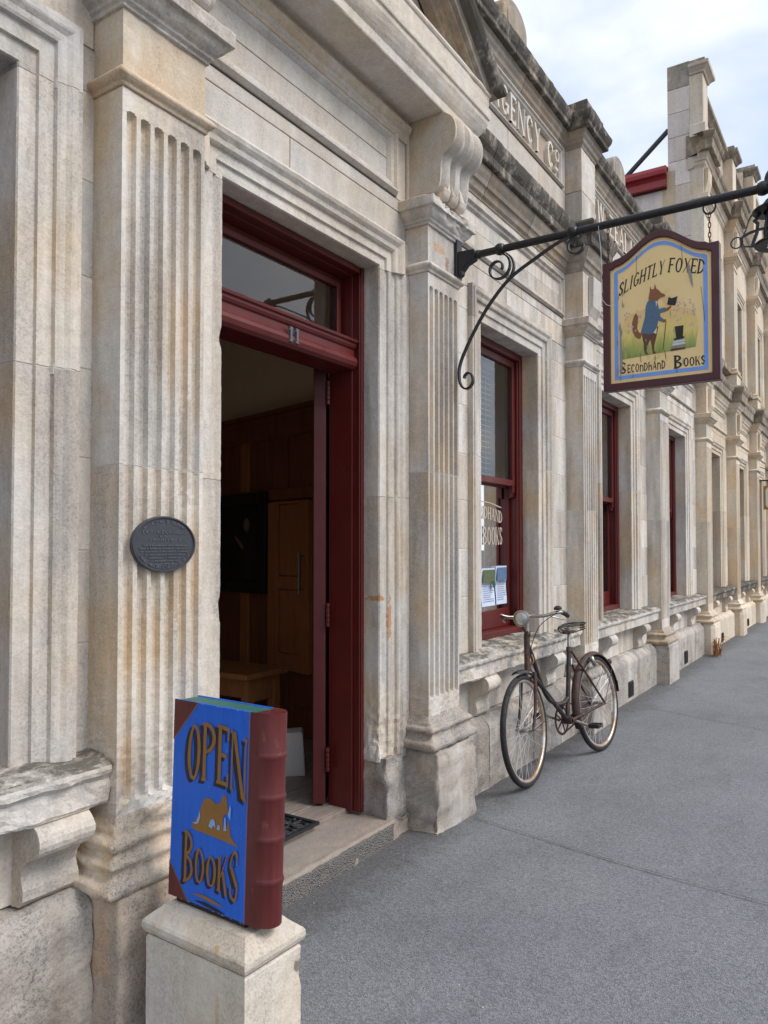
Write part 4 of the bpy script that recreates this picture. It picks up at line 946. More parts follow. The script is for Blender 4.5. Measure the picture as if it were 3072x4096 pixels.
# parapet
for i, zt in ((5, 7.90), (6, 7.80), (7, 8.55), (8, 8.55)):
    xl, xr = PIL[i]
    pp = MB().sweep(upath(xl, xr, YS, 2.084), [(-.1, 6.98), (.03, 6.98), (.03, 7.14), (.0, 7.16), (0, zt), (-.1, zt)]).build('parapet_pier', ST_WARM, bB)
    MB().sweep(upath(xl, xr, YS, 2.083), [(-.1, zt - .06), (.02, zt - .055), (.03, zt - .03), (.06, zt), (.085, zt + .02), (.09, zt + .06), (-.1, zt + .075)]).build('pier_cap', ST_WARM if i == 5 else ST_WARMSOOT, pp)
    MB(True).dbox(xl + .0, xr - .0, YS - .03, 2.25, zt + .07, zt + .15, .06).build('pier_block', ST_WARMSOOT, pp, erode=(.005, 12))
    if i < 7:
        a, b = xr, PIL[i + 1][0]
        block(bB, a, (a + b) / 2, 6.98, 7.72, ST_WARM, YW, 2.3, 'parapet_block'); block(bB, (a + b) / 2, b, 6.98, 7.72, ST_WARM, YW, 2.3, 'parapet_block')
        MB().sweep([(a, YW), (b, YW)], [(-.1, 7.70), (.02, 7.71), (.05, 7.76), (.09, 7.80), (.09, 7.86), (-.25, 7.9)], caps=True).build('parapet_coping', ST_WARMSOOT, bB)
a, b = PIL[6][1], PIL[7][0]
pts = [(a, 7.7)] + [(v.x, v.y) for v in catmull([(a, 7.95, 0), (a + .6, 8.0, 0), (a + 1.3, 8.12, 0), (a + 1.8, 8.4, 0), (b, 8.62, 0)], 6)] + [(b, 7.7)]
MB().poly([(x, YW + .02, z) for x, z in pts], (0, .2, 0)).build('scroll_gable', ST_WARMSOOT, bB, bevel=.01)
MB().sweep([(PIL[7][1], YW), (XB1, YW)], [(-.1, 6.98), (0, 6.98), (0, 8.3), (.09, 8.4), (.09, 8.5), (-.2, 8.55)], caps=True).build('parapet_block', ST_WARM, bB)
# end wall seen over building A's roof
for z0, z1, ya, yb in ((3.6, 4.6, 2.07, 4.2), (4.6, 5.15, 2.07, 3.4), (5.15, 5.65, 2.07, 3.0), (5.65, 6.02, 2.07, 3.6), (6.02, 6.38, 2.07, 4.0), (4.6, 5.15, 3.4, 8), (5.15, 5.65, 3.0, 8), (5.65, 6.02, 3.6, 8), (6.02, 6.38, 4.0, 8), (3.6, 4.6, 4.2, 8)):
    MB().box(XB0 + .004, XB0 + .3, ya + .002, yb - .002, z0 + .002, z1 - .002).build('end_wall_block', ST_PINK, bB, bevel=.005)
MB().box(XB0 + .012, XB0 + .29, 2.36, 7.9, -.05, 6.37).build('end_wall_core', ST_PINK, bB)
for k in range(5):
    z0 = 6.38 + k * .337
    MB().box(XB0 + .004, XB0 + .36, 2.085, 2.375, z0 + .002, z0 + .335).build('parapet_end_block', ST_PINK if k < 4 else ST_SOOT2, bB, bevel=.006)
MB().box(XB0 + .003, XB0 + .3, YW + .006, 2.086, 6.0, 8.04).build('parapet_end_edge', ST_WARM, bB, bevel=.004)
gt = MB()
gt.sweep([(2.375, 0), (6.0, 0)], [(0, 0)], None) if False else None
GP = [(-.10, 6.375), (-.03, 6.375), (-.03, 6.50), (-.06, 6.53), (-.11, 6.55), (-.12, 6.60), (-.10, 6.655), (.1, 6.70)]
m = MB(); L = len(GP)
for yy in (2.385, 6.5):
    for dx, z in GP: m.v.append((XB0 + dx, yy, z))
for j in range(L - 1): m.f.append([j, j + 1, L + j + 1, L + j]); m.mi.append(0)
m.f.append(list(range(L))); m.mi.append(0); m.build('eave_gutter', GUTR, bB)
MB().box(XB0 - .028, XB0 + .0, 2.39, 6.5, 6.36, 6.46).build('eave_board', GUTD, bB)
MB().tube([(XB0 + .08, 2.38, 7.22), (XB0 + .08, 3.15, 6.56)], .035, 8).build('parapet_stay', plain('stay_steel', (.05, .045, .05), .5), bB)
MB().box(XB0 + .3, XB1, 2.4, 8, 6.55, 6.62).build('roof', plain('far_roof', (.1, .1, .1), .8), bB)
MB().box(XB1 - .1, XB1, 2.06, 8, 0, 6.6).build('end_wall', ST_WARM, bB)
sp = []
for i in (5, 6, 7):
    xc = bay(i)[0]
    sp += [(PIL[i][0], xc - IH - .1, 0, 6.6), (xc + IH + .1, PIL[i + 1][0], 0, 6.6), (xc - IH - .1, xc + IH + .1, 0, ZS - .1), (xc - IH - .1, xc + IH + .1, ZL + .1, 4.3), (xc - IH - .1, xc + IH + .1, 5.8, 6.6)]
sp.append((PIL[8][0], XB1 - .1, 0, 6.6))
wall_core(bB, sp, 2.28, 2.45, ST_WARM); MB().box(XB0 + .3, XB1 - .1, 3.6, 3.7, 0, 6.5).build('inner_partition', CEIL, bB)

# ------------------------------------------------------------------ doorway: step, frame, leaf
st = MB(True).dbox(1.86, 3.32, 1.985, 2.26, -.03, .098, .02)
st.build('door_step', ST_STEP, bA, smooth=True, erode=(lambda c: .002 + (.006 if c.y < 2.03 else 0), 14), chips=[((3.27, 1.985, .1), .14, .05)])
MB(True).dbox(1.88, 3.12, 1.977, 1.994, -.03, .085, .018).build('pebbled_riser', STEPF, bA, smooth=True, erode=(.007, 24))
MB().box(2.03, 3.13, 2.235, 2.40, .02, .122).build('threshold', FLOORW, bA, bevel=.006)
df = MB(); fx0, fx1 = DXC - DIH + .002, DXC + DIH - .002; FT = ZL - .004
for s_ in (-1, 1):
    a = fx0 if s_ < 0 else fx1; q = 1 if s_ < 0 else -1
    def bx(u0, u1, y0, y1, z0, z1): df.box(min(a + q * u0, a + q * u1), max(a + q * u0, a + q * u1), y0, y1, z0, z1)
    bx(0, .022, 2.150, 2.20, .112, FT); bx(0, .034, 2.20, 2.345, .112, FT); bx(.022, .028, 2.158, 2.172, .112, FT - .03)
    bx(.034, .05, 2.27, 2.31, 2.45, FT - .03)
df.box(fx0 + .034, fx1 - .034, 2.152, 2.20, FT - .03, FT); df.box(fx0 + .034, fx1 - .034, 2.20, 2.345, FT - .036, FT - .001); df.box(fx0 + .05, fx1 - .05, 2.27, 2.31, FT - .062, FT - .036)
dfo = df.build('door_frame', RED, bA, bevel=.004); dfo['label'] = 'maroon painted door frame'
TR = [(.0, 2.300), (-.0, 2.302), (.020, 2.304), (.034, 2.318), (.040, 2.338), (.034, 2.356), (.024, 2.366), (.018, 2.372), (.018, 2.402), (.026, 2.408), (.032, 2.420), (.032, 2.430), (.042, 2.436), (.044, 2.448), (.0, 2.456)]
TR = [(-.12, 2.300)] + TR[2:-1] + [(-.12, 2.455)]
MB().sweep([(fx0 + .0345, 2.205), (fx1 - .0345, 2.205)], TR, caps=True).build('transom_rail', RED, dfo)
tl = MB(); tl.box(fx0 + .052, fx0 + .082, 2.255, 2.285, 2.456, FT - .064); tl.box(fx1 - .082, fx1 - .052, 2.255, 2.285, 2.456, FT - .064); tl.box(fx0 + .082, fx1 - .082, 2.255, 2.285, FT - .094, FT - .064); tl.box(fx0 + .082, fx1 - .082, 2.255, 2.285, 2.456, 2.475)
tl.build('transom_sash', RED, dfo, bevel=.004)
MB().poly([(fx0 + .08, 2.268, 2.47), (fx1 - .08, 2.268, 2.47), (fx1 - .08, 2.268, FT - .09), (fx0 + .08, 2.268, FT - .09)]).build('transom_pane', GLASS, dfo)
m = MB()
for k, x in enumerate((2.550, 2.592)): letters(m, glyph('1', .030, .012, .12, .006), lambda u, v: (x + u, 2.1605, 2.326 + v * .066), depth=(0, .012, 0), eps=(0, .0004, 0))
m.build('door_number', STEELBL, dfo)
# open leaf, swung back along the line of sight
LD = Vector((.835, .55, 0)).normalized(); LN = Vector((LD.y, -LD.x, 0)); LO = Vector((3.010, 2.39, 0))
def leaf(u, w, z): p = LO + LD * u + LN * w; return (p.x, p.y, z)
def lbox(m, u0, u1, w0, w1, z0, z1):
    b = len(m.v); m.v += [leaf(u, w, z) for u in (u0, u1) for w in (w0, w1) for z in (z0, z1)]
    for f in ((0, 1, 3, 2), (4, 6, 7, 5), (0, 4, 5, 1), (2, 3, 7, 6), (0, 2, 6, 4), (1, 5, 7, 3)): m.f.append([b + i for i in f]); m.mi.append(0)
m = MB(); TH = .062; LW = .92
for a, b in ((0, .12), (LW - .12, LW)): lbox(m, a, b, 0, TH, .135, 2.335)
for a, b in ((.135, .36), (.78, .92), (1.42, 1.52), (2.20, 2.335)): lbox(m, .12, LW - .12, 0, TH, a, b)
lf = m.build('door_leaf', RED_WORN, bA, bevel=.004); lf['label'] = 'open maroon panelled street door seen edge on'
for a, b in ((.36, .78), (.92, 1.42), (1.52, 2.20)):
    m = MB(); lbox(m, .12, LW - .12, .018, TH - .018, a, b); m.build('door_panel', RED_WORN, lf)
    m = MB(); lbox(m, .13, LW - .13, -.012, .006, a + .01, a + .035); lbox(m, .13, LW - .13, -.012, .006, b - .035, b - .01); lbox(m, .13, .155, -.012, .006, a + .035, b - .035); lbox(m, LW - .155, LW - .13, -.012, .006, a + .035, b - .035); m.build('panel_bead', RED_WORN, lf, bevel=.003)
for z in (.30, 1.02, 2.14):
    h = MB()
    for k in range(5): h.tube([leaf(-.006, TH + .012, z + k * .024), leaf(-.006, TH + .012, z + k * .024 + .021)], .010, 8)
    h.build('hinge', RED_WORN, lf)
m = MB(); lbox(m, LW - .1, LW - .02, -.012, 0, .95, 1.15); m.build('lock_plate', IRON, lf)

# ------------------------------------------------------------------ inside the doorway
fl = MB().box(-.7, 10.7, 2.40, 8.9, .0, .10).build('interior_floor', FLOORW); fl['kind'] = 'structure'
for k in range(24):
    y = 2.402 + .118 * k; MB().box(1.7, 4.6, y, y + .115, .101, .124).build('floorboard', FLOORW, fl, bevel=.002)
o = MB().box(-.7, 10.7, 2.41, 8.9, 3.45, 3.55).build('ceiling', CEIL); o['kind'] = 'structure'
o = MB().box(-.78, 10.75, 6.2, 6.3, .1, 3.45).build('interior_back_wall', plain('shop_wall', (.30, .25, .2), .9)); o['kind'] = 'structure'
o = MB().box(1.3, 1.4, 2.41, 6.2, .1, 3.45).build('interior_side_wall', CREAM); o['kind'] = 'structure'
o = MB().box(8.35, 8.45, 2.41, 6.2, .1, 3.45).build('interior_party_wall', plain('dark_shop_wall', (.10, .085, .07), .9)); o['kind'] = 'structure'
SC = 1.12
Rw = Vector((3.605 * SC, 2.817 * SC)); Lw = Vector((3.885 * SC, 3.852 * SC)); WD = (Rw - Lw).normalized(); WN = Vector((WD.y, -WD.x))
if WN.x > 0: WN = -WN
def zw(z): return 1.42 + (z - 1.42) * SC
def wp(u, n, z): p = Lw + WD * (u * SC) + WN * n; return (p.x, p.y, z)
def wbox(m, u0, u1, n0, n1, z0, z1):
    b = len(m.v); m.v += [wp(u, n, z) for u in (u0, u1) for n in (n0, n1) for z in (z0, z1)]
    for f in ((0, 1, 3, 2), (4, 6, 7, 5), (0, 4, 5, 1), (2, 3, 7, 6), (0, 2, 6, 4), (1, 5, 7, 3)): m.f.append([b + i for i in f]); m.mi.append(0)
m = MB(); wbox(m, -1.6, 1.75, -.10, -.03, .1, 3.45); pw = m.build('panelled_wall', CREAM); pw['kind'] = 'structure'
def wpart(nm, mat, u0, u1, n0, n1, z0, z1, par=pw, bev=.004):
    m = MB(); wbox(m, u0, u1, n0, n1, z0, z1); return m.build(nm, mat, par, bevel=bev)
ztop = zw(2.302)
wpart('panel_cornice', OAK, -1.6, 1.75, -.03, .05, ztop - .03, ztop); wpart('panel_cornice', OAK, -1.6, 1.75, -.03, .025, ztop - .07, ztop - .03)
wpart('panel_backing', OAK, -1.6, 1.75, -.03, 0, .124, ztop - .07)
us = [-1.2, -.66, -.2, .2, .66, 1.03, 1.5]
for u in us: wpart('panel_stile', OAK_LT if u in (.2,) else OAK, u, u + .1, 0, .022, .3, zw(2.15))
for z0, z1 in ((.124, .32), (zw(1.72), zw(1.79)), (zw(2.12), ztop - .07)): wpart('panel_rail', OAK, -1.6, 1.75, 0, .026, z0, z1)
# the pine door set in the panelling
pdw = wpart('inner_door', OAK_LT, .572, 1.012, .0, .02, zw(.65), zw(1.705))
for u0, u1 in ((.572, .677), (.913, 1.012)): wpart('door_stile', OAK_LT, u0, u1, .02, .045, zw(.65), zw(1.705), pdw)
for z0, z1 in ((1.69, 1.705), (1.155, 1.234), (.65, .751)): wpart('door_rail', OAK_LT, .677, .913, .02, .045, zw(z0), zw(z1), pdw)
for z0, z1 in ((1.24, 1.684), (.757, 1.149)): wpart('door_panel', OAK_LT, .69, .9, .02, .03, zw(z0), zw(z1), pdw)
hd = MB().tube([wp(.973, .085, zw(1.135)), wp(.973, .085, zw(1.388))], .011, 8)
for z in (1.165, 1.357): hd.tube([wp(.973, .045, zw(z)), wp(.973, .085, zw(z))], .007, 8)
hd.build('pull_handle', CHROME, pdw)
# portrait hanging on the panelling
pic = empty('portrait_painting', wp(.28, .03, zw(1.112)), 'dark framed portrait painting of a bearded head hanging on the panelling inside', 'painting')
m = MB(); u0, u1, z0, z1 = -.20, .562, zw(1.112), zw(1.777)
wbox(m, u0, u0 + .085, .026, .065, z0, z1); wbox(m, u1 - .085, u1, .026, .065, z0, z1); wbox(m, u0 + .085, u1 - .085, .026, .065, z0, z0 + .09); wbox(m, u0 + .085, u1 - .085, .026, .065, z1 - .09, z1)
m.build('picture_frame', plain('dark_frame', (.015, .011, .01), .4), pic, bevel=.006)
CANV = plain('dark_canvas', (.012, .010, .009), .45); m = MB(); wbox(m, u0 + .08, u1 - .08, .028, .04, z0 + .08, z1 - .08); m.build('canvas', CANV, pic)
SKINP = plain('painted_flesh', (.30, .17, .11), .5, var=.4, scale=60); m = MB()
m.poly([wp(.309 + .036 * math.cos(R(a)), .0415, zw(1.567) + .052 * math.sin(R(a))) for a in range(0, 360, 20)])
m.poly([wp(.255, .0412, zw(1.40)), wp(.275, .0412, zw(1.42)), wp(.17, .0412, zw(1.50)), wp(.155, .0412, zw(1.48))]); m.build('painted_head', SKINP, pic)
m = MB(); m.poly([wp(.22, .0408, z0 + .1), wp(.44, .0408, z0 + .1), wp(.40, .0408, zw(1.50)), wp(.33, .0408, zw(1.53)), wp(.27, .0408, zw(1.50))]); m.build('painted_coat', plain('painted_coat', (.022, .02, .02), .5), pic)
# bench
bn = empty('wooden_bench', (3.7, 3.4, .124), 'small varnished wooden bench just inside the doorway', 'bench', rot=(0, 0, R(0)))
bz = .62
MB().box(3.50, 3.90, 3.30, 4.15, bz - .035, bz).build('seat', BENCHW, bn, bevel=.006)
for x, y in ((3.55, 3.34), (3.80, 3.34), (3.55, 4.06), (3.80, 4.06)): MB().box(x, x + .06, y, y + .06, .124, bz - .036).build('leg', BENCHW, bn, bevel=.004)
MB().box(3.61, 3.80, 3.35, 3.375, bz - .19, bz - .036).build('apron', BENCHW, bn, bevel=.003); MB().box(3.56, 3.585, 3.40, 4.06, bz - .16, bz - .036).build('apron', BENCHW, bn, bevel=.003)
# white block propping the door
m = MB(); bx_, by_ = 3.345, 2.772
pts = [(-.12, 0), (.05, 0), (.036, .40), (.026, .415), (-.12, .40)]
dvec = Vector((.64, -.77, 0))
dst = MB().poly([(bx_ + dvec.x * u, by_ + dvec.y * u, .124 + z * .60) for u, z in pts], (.10, .08, 0)).build('door_stop', WHITE, bevel=.008)
tag(dst, 'white painted wedge shaped block standing on the floorboards behind the street door', 'door stop')
# mat
mt = empty('door_mat', (2.55, 2.31, .124), 'black rubber mat with cut-out scroll pattern on the threshold', 'mat')
MB().box(2.12, 2.83, 2.205, 2.225, .125, .139).build('mat_border', RUBBER, mt); MB().box(2.12, 2.83, 2.41, 2.43, .125, .139).build('mat_border', RUBBER, mt)
MB().box(2.81, 2.83, 2.226, 2.409, .125, .139).build('mat_border', RUBBER, mt); MB().box(2.12, 2.14, 2.226, 2.409, .125, .139).build('mat_border', RUBBER, mt)
MB().box(2.141, 2.809, 2.226, 2.409, .125, .128).build('mat_base', plain('mat_gap', (.05, .05, .05), .9), mt)
for k in range(7):
    xx = 2.185 + .095 * k
    for y in (2.27, 2.365):
        MB().tube([(xx + .034 * math.cos(a * .5236), y + .034 * math.sin(a * .5236), .131) for a in range(12)], .0075, 6, closed=True).build('mat_scroll', RUBBER, mt)
    MB().tube([(xx + .047 + .02 * math.cos(a * .7854), 2.318 + .02 * math.sin(a * .7854), .131) for a in range(8)], .007, 6, closed=True).build('mat_scroll', RUBBER, mt)

# ------------------------------------------------------------------ stone pedestal and the painted book
pd = empty('stone_pedestal', (1.565, 1.56, 0), 'low pale stone pedestal with moulded cap carrying the blue book sign', 'pedestal', rot=(0, 0, R(-2.2)))
px0, px1, py0, py1 = -.108, .108, -.195, .20
def ring4(x0, x1, y0, y1): return [(x0, y1), (x0, y0), (x1, y0), (x1, y1)]
MB().sweep(ring4(px0, px1, py0, py1), [(-.05, -.01), (0, -.01), (0, .312), (-.004, .320), (-.05, .322)], .02, closed=True, pseg=.02).build('block', ST_PED, pd, local=True, smooth=False, erode=(.0014, 22), chips=[((px1, py0, .25), .05, .008)])
MB().sweep(ring4(px0, px1, py0, py1), [(-.05, .322), (-.004, .323), (.006, .330), (.010, .342), (.009, .356), (.004, .364), (-.030, .394), (-.034, .399), (-.107, .400)], .015, closed=True, pseg=.008).build('moulded_cap', ST_PED, pd, local=True, smooth=False, erode=(.0016, 22))

BKH, BKW, BKT = .560, .312, .090
bk = empty('book_sign', (1.515, 1.432, .4135), 'large wooden sign shaped like a blue and maroon book standing on the stone pedestal', 'sign', rot=(0, R(2.0), R(-2.2)))
# local: x thickness (front cover at 0), y from spine towards fore-edge, z up
def bp(u, z, d=0): return (-d, u, z)
m = MB(); m.box(0, .006, 0, BKW, 0, BKH); m.build('front_cover', BLUE, bk, local=True, bevel=.0025)
m = MB(); m.box(BKT - .006, BKT, 0, BKW, 0, BKH); m.build('back_cover', BLUE, bk, local=True, bevel=.0025)
m = MB(); m.box(.0063, BKT - .0063, .002, BKW - .008, .008, BKH - .003); m.build('page_block', BGREEN, bk, local=True)
sp_ = [(0, .0)] + [(BKT / 2 - (BKT / 2) * math.cos(R(a)), -.012 - .066 * math.sin(R(a)) ** .8) for a in range(0, 181, 12)] + [(BKT, .0)]
m = MB(); zsn = [0]; bands = [.115, .225, .335, .445]
for b_ in bands: zsn += [b_ - .012, b_ - .007, b_, b_ + .007, b_ + .012]
zsn += [BKH]; L = len(sp_)
for z in zsn:
    k = max([0] + [1 - abs(z - b_) / .012 for b_ in bands]) * .0038
    for x, y in sp_:
        n_ = Vector((x - BKT / 2, y)); n_ = n_.normalized() if n_.length else n_
        on = 1 if y < -.013 else 0
        m.v.append((x + n_.x * k * on, y + n_.y * k * on, z))
for i in range(len(zsn) - 1):
    for j in range(L - 1): m.f.append([i * L + j, i * L + j + 1, (i + 1) * L + j + 1, (i + 1) * L + j]); m.mi.append(0)
m.f.append(list(range(L))); m.mi.append(0)
m.v += [(x * .8 + BKT * .1, y * .8 - .002, BKH - .004) for x, y in sp_]; q = len(m.v) - L; t_ = (len(zsn) - 1) * L
for j in range(L - 1): m.f.append([t_ + j, t_ + j + 1, q + j + 1, q + j]); m.mi.append(0)
m.f.append([q + j for j in range(L)]); m.mi.append(0)
m.build('spine', BMAROON, bk, local=True, smooth=True, auto=50)
MB().box(.006, BKT - .006, .004, BKW - .03, -.0125, -.001).build('black_foot', BLACKP, bk, local=True)
def flat(nm, polys, mat, d, par=bk, fn=bp, depth=None):
    m = MB()
    for i, p in enumerate(polys): m.poly([fn(u, z, d + .00012 * (i % 6)) for u, z in p])
    return m.build(nm, mat, par, local=True)
e = .0008
flat('corner_patch', [[(BKW + .0, BKH), (BKW - .10, BKH), (BKW, BKH - .115)]], BMAROON, e); flat('corner_patch', [[(BKW, .095), (BKW, 0), (BKW - .082, 0)]], BMAROON, e)
flat('gold_line', [[(BKW - .10, BKH), (BKW - .104, BKH), (BKW, BKH - .119), (BKW, BKH - .115)], [(BKW, .095), (BKW - .082, 0), (BKW - .086, 0), (BKW, .099)], [(.001, 0), (.004, 0), (.004, BKH), (.001, BKH)]], GOLD, e)
def booktext(txt, u_l, u_r, ztop, zbot, dx=0, dz=0, T=.26, t=.07):
    W = u_l - u_r
    P = text_polys(txt, W, None, T, t, .09, .20)
    return [[(u_l - u + dx, zbot(u / W) + v * (ztop(u / W) - zbot(u / W)) + dz) for u, v in p] for p in P]
def hop_t(s): return .487 + .028 * math.sin(math.pi * (s * .9 + .05)) - .006 * s
def hop_b(s): return .335 - .0 * s + .014 * math.sin(math.pi * s) + (-.02 if s > .72 else 0) * (s - .72) * 3
flat('letter_shadow', booktext('OPEN', .250, .012, hop_t, hop_b, .0105, -.010, .30, .075), NAVY, .0010)
flat('lettering', booktext('OPEN', .246, .010, hop_t, hop_b), GOLD, .0020)
def bk_t(s): return .196 - .048 * math.sin(math.pi * min(1, s * .98)) if s > .16 else .196
def bk_b(s): return .050 - .0 * s + .018 * math.sin(math.pi * s) - .008 * s
flat('letter_shadow', booktext('BOOKS', .250, .030, bk_t, bk_b, .009, -.009, .30, .08), NAVY, .0010)
flat('lettering', booktext('BOOKS', .246, .028, bk_t, bk_b), GOLD, .0020)
sw = catmull([(.205, .030, 0), (.165, .034, 0), (.12, .030, 0), (.085, .024, 0)], 8); swl = [(p.x, p.y) for p in sw] + [(p.x, p.y - .009 * math.sin(math.pi * i / (len(sw) - 1)) - .001) for i, p in reversed(list(enumerate(sw)))]
flat('flourish', [swl], GOLD, .0015); flat('flourish_shadow', [[(u - .008, z - .018) for u, z in swl]], NAVY, .0012)
SCUF = plain('bare_scuff', (.42, .33, .28), .8)
random.seed(21); sc_p = []
for k in range(40):
    side_ = random.choice('lrtb'); q_ = random.random(); r1, r2 = random.uniform(.001, .004), random.uniform(.002, .010)
    if side_ == 'l': sc_p.append([(BKW, q_ * BKH), (BKW - r1, q_ * BKH + r2 * .5), (BKW, q_ * BKH + r2)])
    elif side_ == 'r': sc_p.append([(0.001, q_ * BKH), (r1 * .7, q_ * BKH + r2 * .5), (0.001, q_ * BKH + r2)])
    else: z0_ = BKH - .0005 if side_ == 't' else .0005; d_ = -1 if side_ == 't' else 1; sc_p.append([(q_ * BKW, z0_), (q_ * BKW + r2, z0_), (q_ * BKW + r2 * .5, z0_ + d_ * r1)])
flat('paint_chips', sc_p, SCUF, .0022)['kind'] = 'stuff'
# gold animal emblem: fox walking on a mound
fox = [(.222, .214), (.215, .228), (.205, .240), (.196, .252), (.188, .268), (.180, .288), (.172, .302), (.160, .308), (.146, .308), (.132, .302), (.122, .298), (.110, .302), (.102, .312), (.098, .324), (.093, .333), (.090, .322), (.085, .334), (.081, .320), (.079, .306), (.076, .294), (.072, .284), (.078, .278), (.088, .276), (.094, .266), (.094, .248), (.092, .232), (.084, .238), (.078, .250), (.072, .262), (.066, .240), (.062, .222), (.052, .212), (.035, .204), (.034, .200), (.06, .202), (.11, .206), (.16, .208), (.20, .210)]
def hub_poly(pts, c): return [[c, pts[i], pts[(i + 1) % len(pts)]] for i in range(len(pts))]
m = MB(); m.poly([bp(u, z - .006, .0012) for u, z in fox]); m.build('fox_emblem', GOLD, bk, local=True)
flat('emblem_gaps', [[(.150, .226), (.142, .244), (.132, .250), (.124, .242), (.122, .226), (.130, .232), (.136, .222)], [(.116, .224), (.112, .238), (.106, .236), (.104, .224)], [(.090, .226), (.087, .262), (.082, .262), (.080, .240), (.078, .228)], [(.218, .222), (.200, .228), (.192, .246), (.188, .262), (.184, .246), (.19, .228), (.2, .222)], [(.074, .27), (.066, .30), (.062, .29), (.064, .26)]], PALEBL, .0024)['kind'] = 'stuff'

# ------------------------------------------------------------------ heritage plaque
pq = empty('plaque', (1.637, 1.912, 1.33), 'oval black heritage plaque fixed to the fluted pilaster left of the door', 'plaque')
cxp, czp, rx, rz = 1.642, 1.428, .128, .0895; YQ = 1.904
def oval(r_, y, n=64): return [(cxp + (rx - r_) * math.cos(2 * math.pi * k / n), y, czp + (rz - r_) * math.sin(2 * math.pi * k / n)) for k in range(n)]
m = MB(); rings = [oval(.0, YS - .001), oval(0, YQ), oval(.002, YQ - .004), oval(.006, YQ - .004), oval(.008, YQ + .001)]
for r_ in rings: m.v += r_
for i in range(4):
    for k in range(64): m.f.append([i * 64 + k, i * 64 + (k + 1) % 64, (i + 1) * 64 + (k + 1) % 64, (i + 1) * 64 + k]); m.mi.append(0)
m.f.append([4 * 64 + k for k in range(64)]); m.mi.append(0); m.build('plate', PLAQ, pq)
PLT = plain('plaque_raised', (.13, .135, .15), .35, .4)
m = MB()
def arc_text(txt, r_, a0, a1, h, top):
    n = len(txt)
    for k, c in enumerate(txt):
        if c == ' ': continue
        a = R(a0 + (a1 - a0) * k / (n - 1)); w = .0085
        for p in glyph(c, w, w * .28, .2, 0):
            pts = []
            for u, v in p:
                rr_ = r_ + (v - .5) * h * (1 if top else -1); aa = a - (u - w / 2) / .1 * (1 if top else -1)
                pts.append((cxp + (rx - r_ - .0 + (v - .5) * h * (1 if top else -1)) * math.cos(aa), YQ - .0022, czp + (rz - r_ + (v - .5) * h * (1 if top else -1)) * math.sin(aa)))
            m.poly(pts)
arc_text('HISTORIC BUILDING', .017, 135, 45, .010, True); arc_text('OAMARU WHITESTONE CIVIC TRUST', .017, 208, 332, .010, False)
def line_text(txt, w, z, h): letters(m, text_polys(txt, w, None, .22, .18, 0, .35), lambda u, v: (cxp - w / 2 + u, YQ - .0022, z + v * h))
line_text('EXCHANGE CHAMBERS', .175, czp + .033, .012)
line_text('BUILT', .04, czp + .022, .006)
line_text('ARCHITECT', .13, czp + .010, .008)
for k, w in enumerate((.17, .20, .19, .16, .13, .11, .08)):
    random.seed(k); x = cxp - w / 2
    while x < cxp + w / 2:
        ww = random.uniform(.0022, .0042); m.box(x, min(x + ww, cxp + w / 2), YQ - .0022, YQ, czp - .006 - k * .0098, czp - .0012 - k * .0098 - random.choice((0, 0, .0012))); x += ww + random.choice((.0014, .0014, .0014, .0014, .004))
m.build('raised_lettering', PLT, pq)

# ------------------------------------------------------------------ iron bracket with its pole
XS = 3.66; PZ = 2.99
br = empty('sign_bracket', (XS, 1.9, PZ), 'black wrought iron pole and scroll bracket fixed to the pilaster right of the door', 'bracket')
MB().box(XS - .03, XS + .03, 1.894, 1.914, 2.868, 3.088).build('wall_plate', IRON, br, bevel=.006)
MB().poly([(XS - .026, 1.895, 3.022), (XS - .026, 1.80, 3.018), (XS - .026, 1.785, 2.995), (XS - .026, 1.80, 2.962), (XS - .026, 1.845, 2.945), (XS - .026, 1.872, 2.915), (XS - .026, 1.875, 2.895), (XS - .026, 1.895, 2.885)], (.052, 0, 0)).build('socket', IRON, br, bevel=.006)
MB().tube([(XS, 1.80, PZ), (XS, .30, PZ)], .0195, 14).build('pole', IRON, br, smooth=True, auto=50)
for y in (1.655, 1.262, .405): MB().lathe([(.019, -.024), (.026, -.02), (.031, -.006), (.031, .006), (.026, .02), (.019, .024)], (XS, y, PZ), (0, 1, 0), 14).build('collar', IRON, br, smooth=True)
for y in (1.79, ): MB().lathe([(.017, -.02), (.023, -.018), (.023, .0), (.017, .004)], (XS, y, PZ), (0, 1, 0), 14).build('collar', IRON, br, smooth=True)
W = (1, 0, 0)
stay = catmull([(XS, 1.272, 2.972), (XS, 1.34, 2.955), (XS, 1.45, 2.905), (XS, 1.60, 2.825), (XS, 1.72, 2.705), (XS, 1.81, 2.575), (XS, 1.868, 2.47), (XS, 1.893, 2.41), (XS, 1.900, 2.36), (XS, 1.893, 2.305), (XS, 1.868, 2.275), (XS, 1.838, 2.278), (XS, 1.818, 2.305), (XS, 1.822, 2.34), (XS, 1.845, 2.358), (XS, 1.865, 2.345), (XS, 1.868, 2.33)], 6)
MB().strap(stay, W, .022, .009).build('stay', IRON, br)
def spiral(cy, cz, r0, r1, a0, a1, n=30): return [(XS, cy + (r0 + (r1 - r0) * i / n) * math.cos(R(a0 + (a1 - a0) * i / n)), cz + (r0 + (r1 - r0) * i / n) * math.sin(R(a0 + (a1 - a0) * i / n))) for i in range(n + 1)]
sc_ = [Vector(p) for p in catmull([(XS, 1.595, 2.832), (XS, 1.578, 2.88), (XS, 1.59, 2.93), (XS, 1.62, 2.962)], 6)]
MB().strap(sc_, W, .022, .008).build('scroll', IRON, br)
MB().strap(spiral(1.668, 2.892, .078, .022, 100, 100 + 470), W, .022, .008).build('scroll', IRON, br)
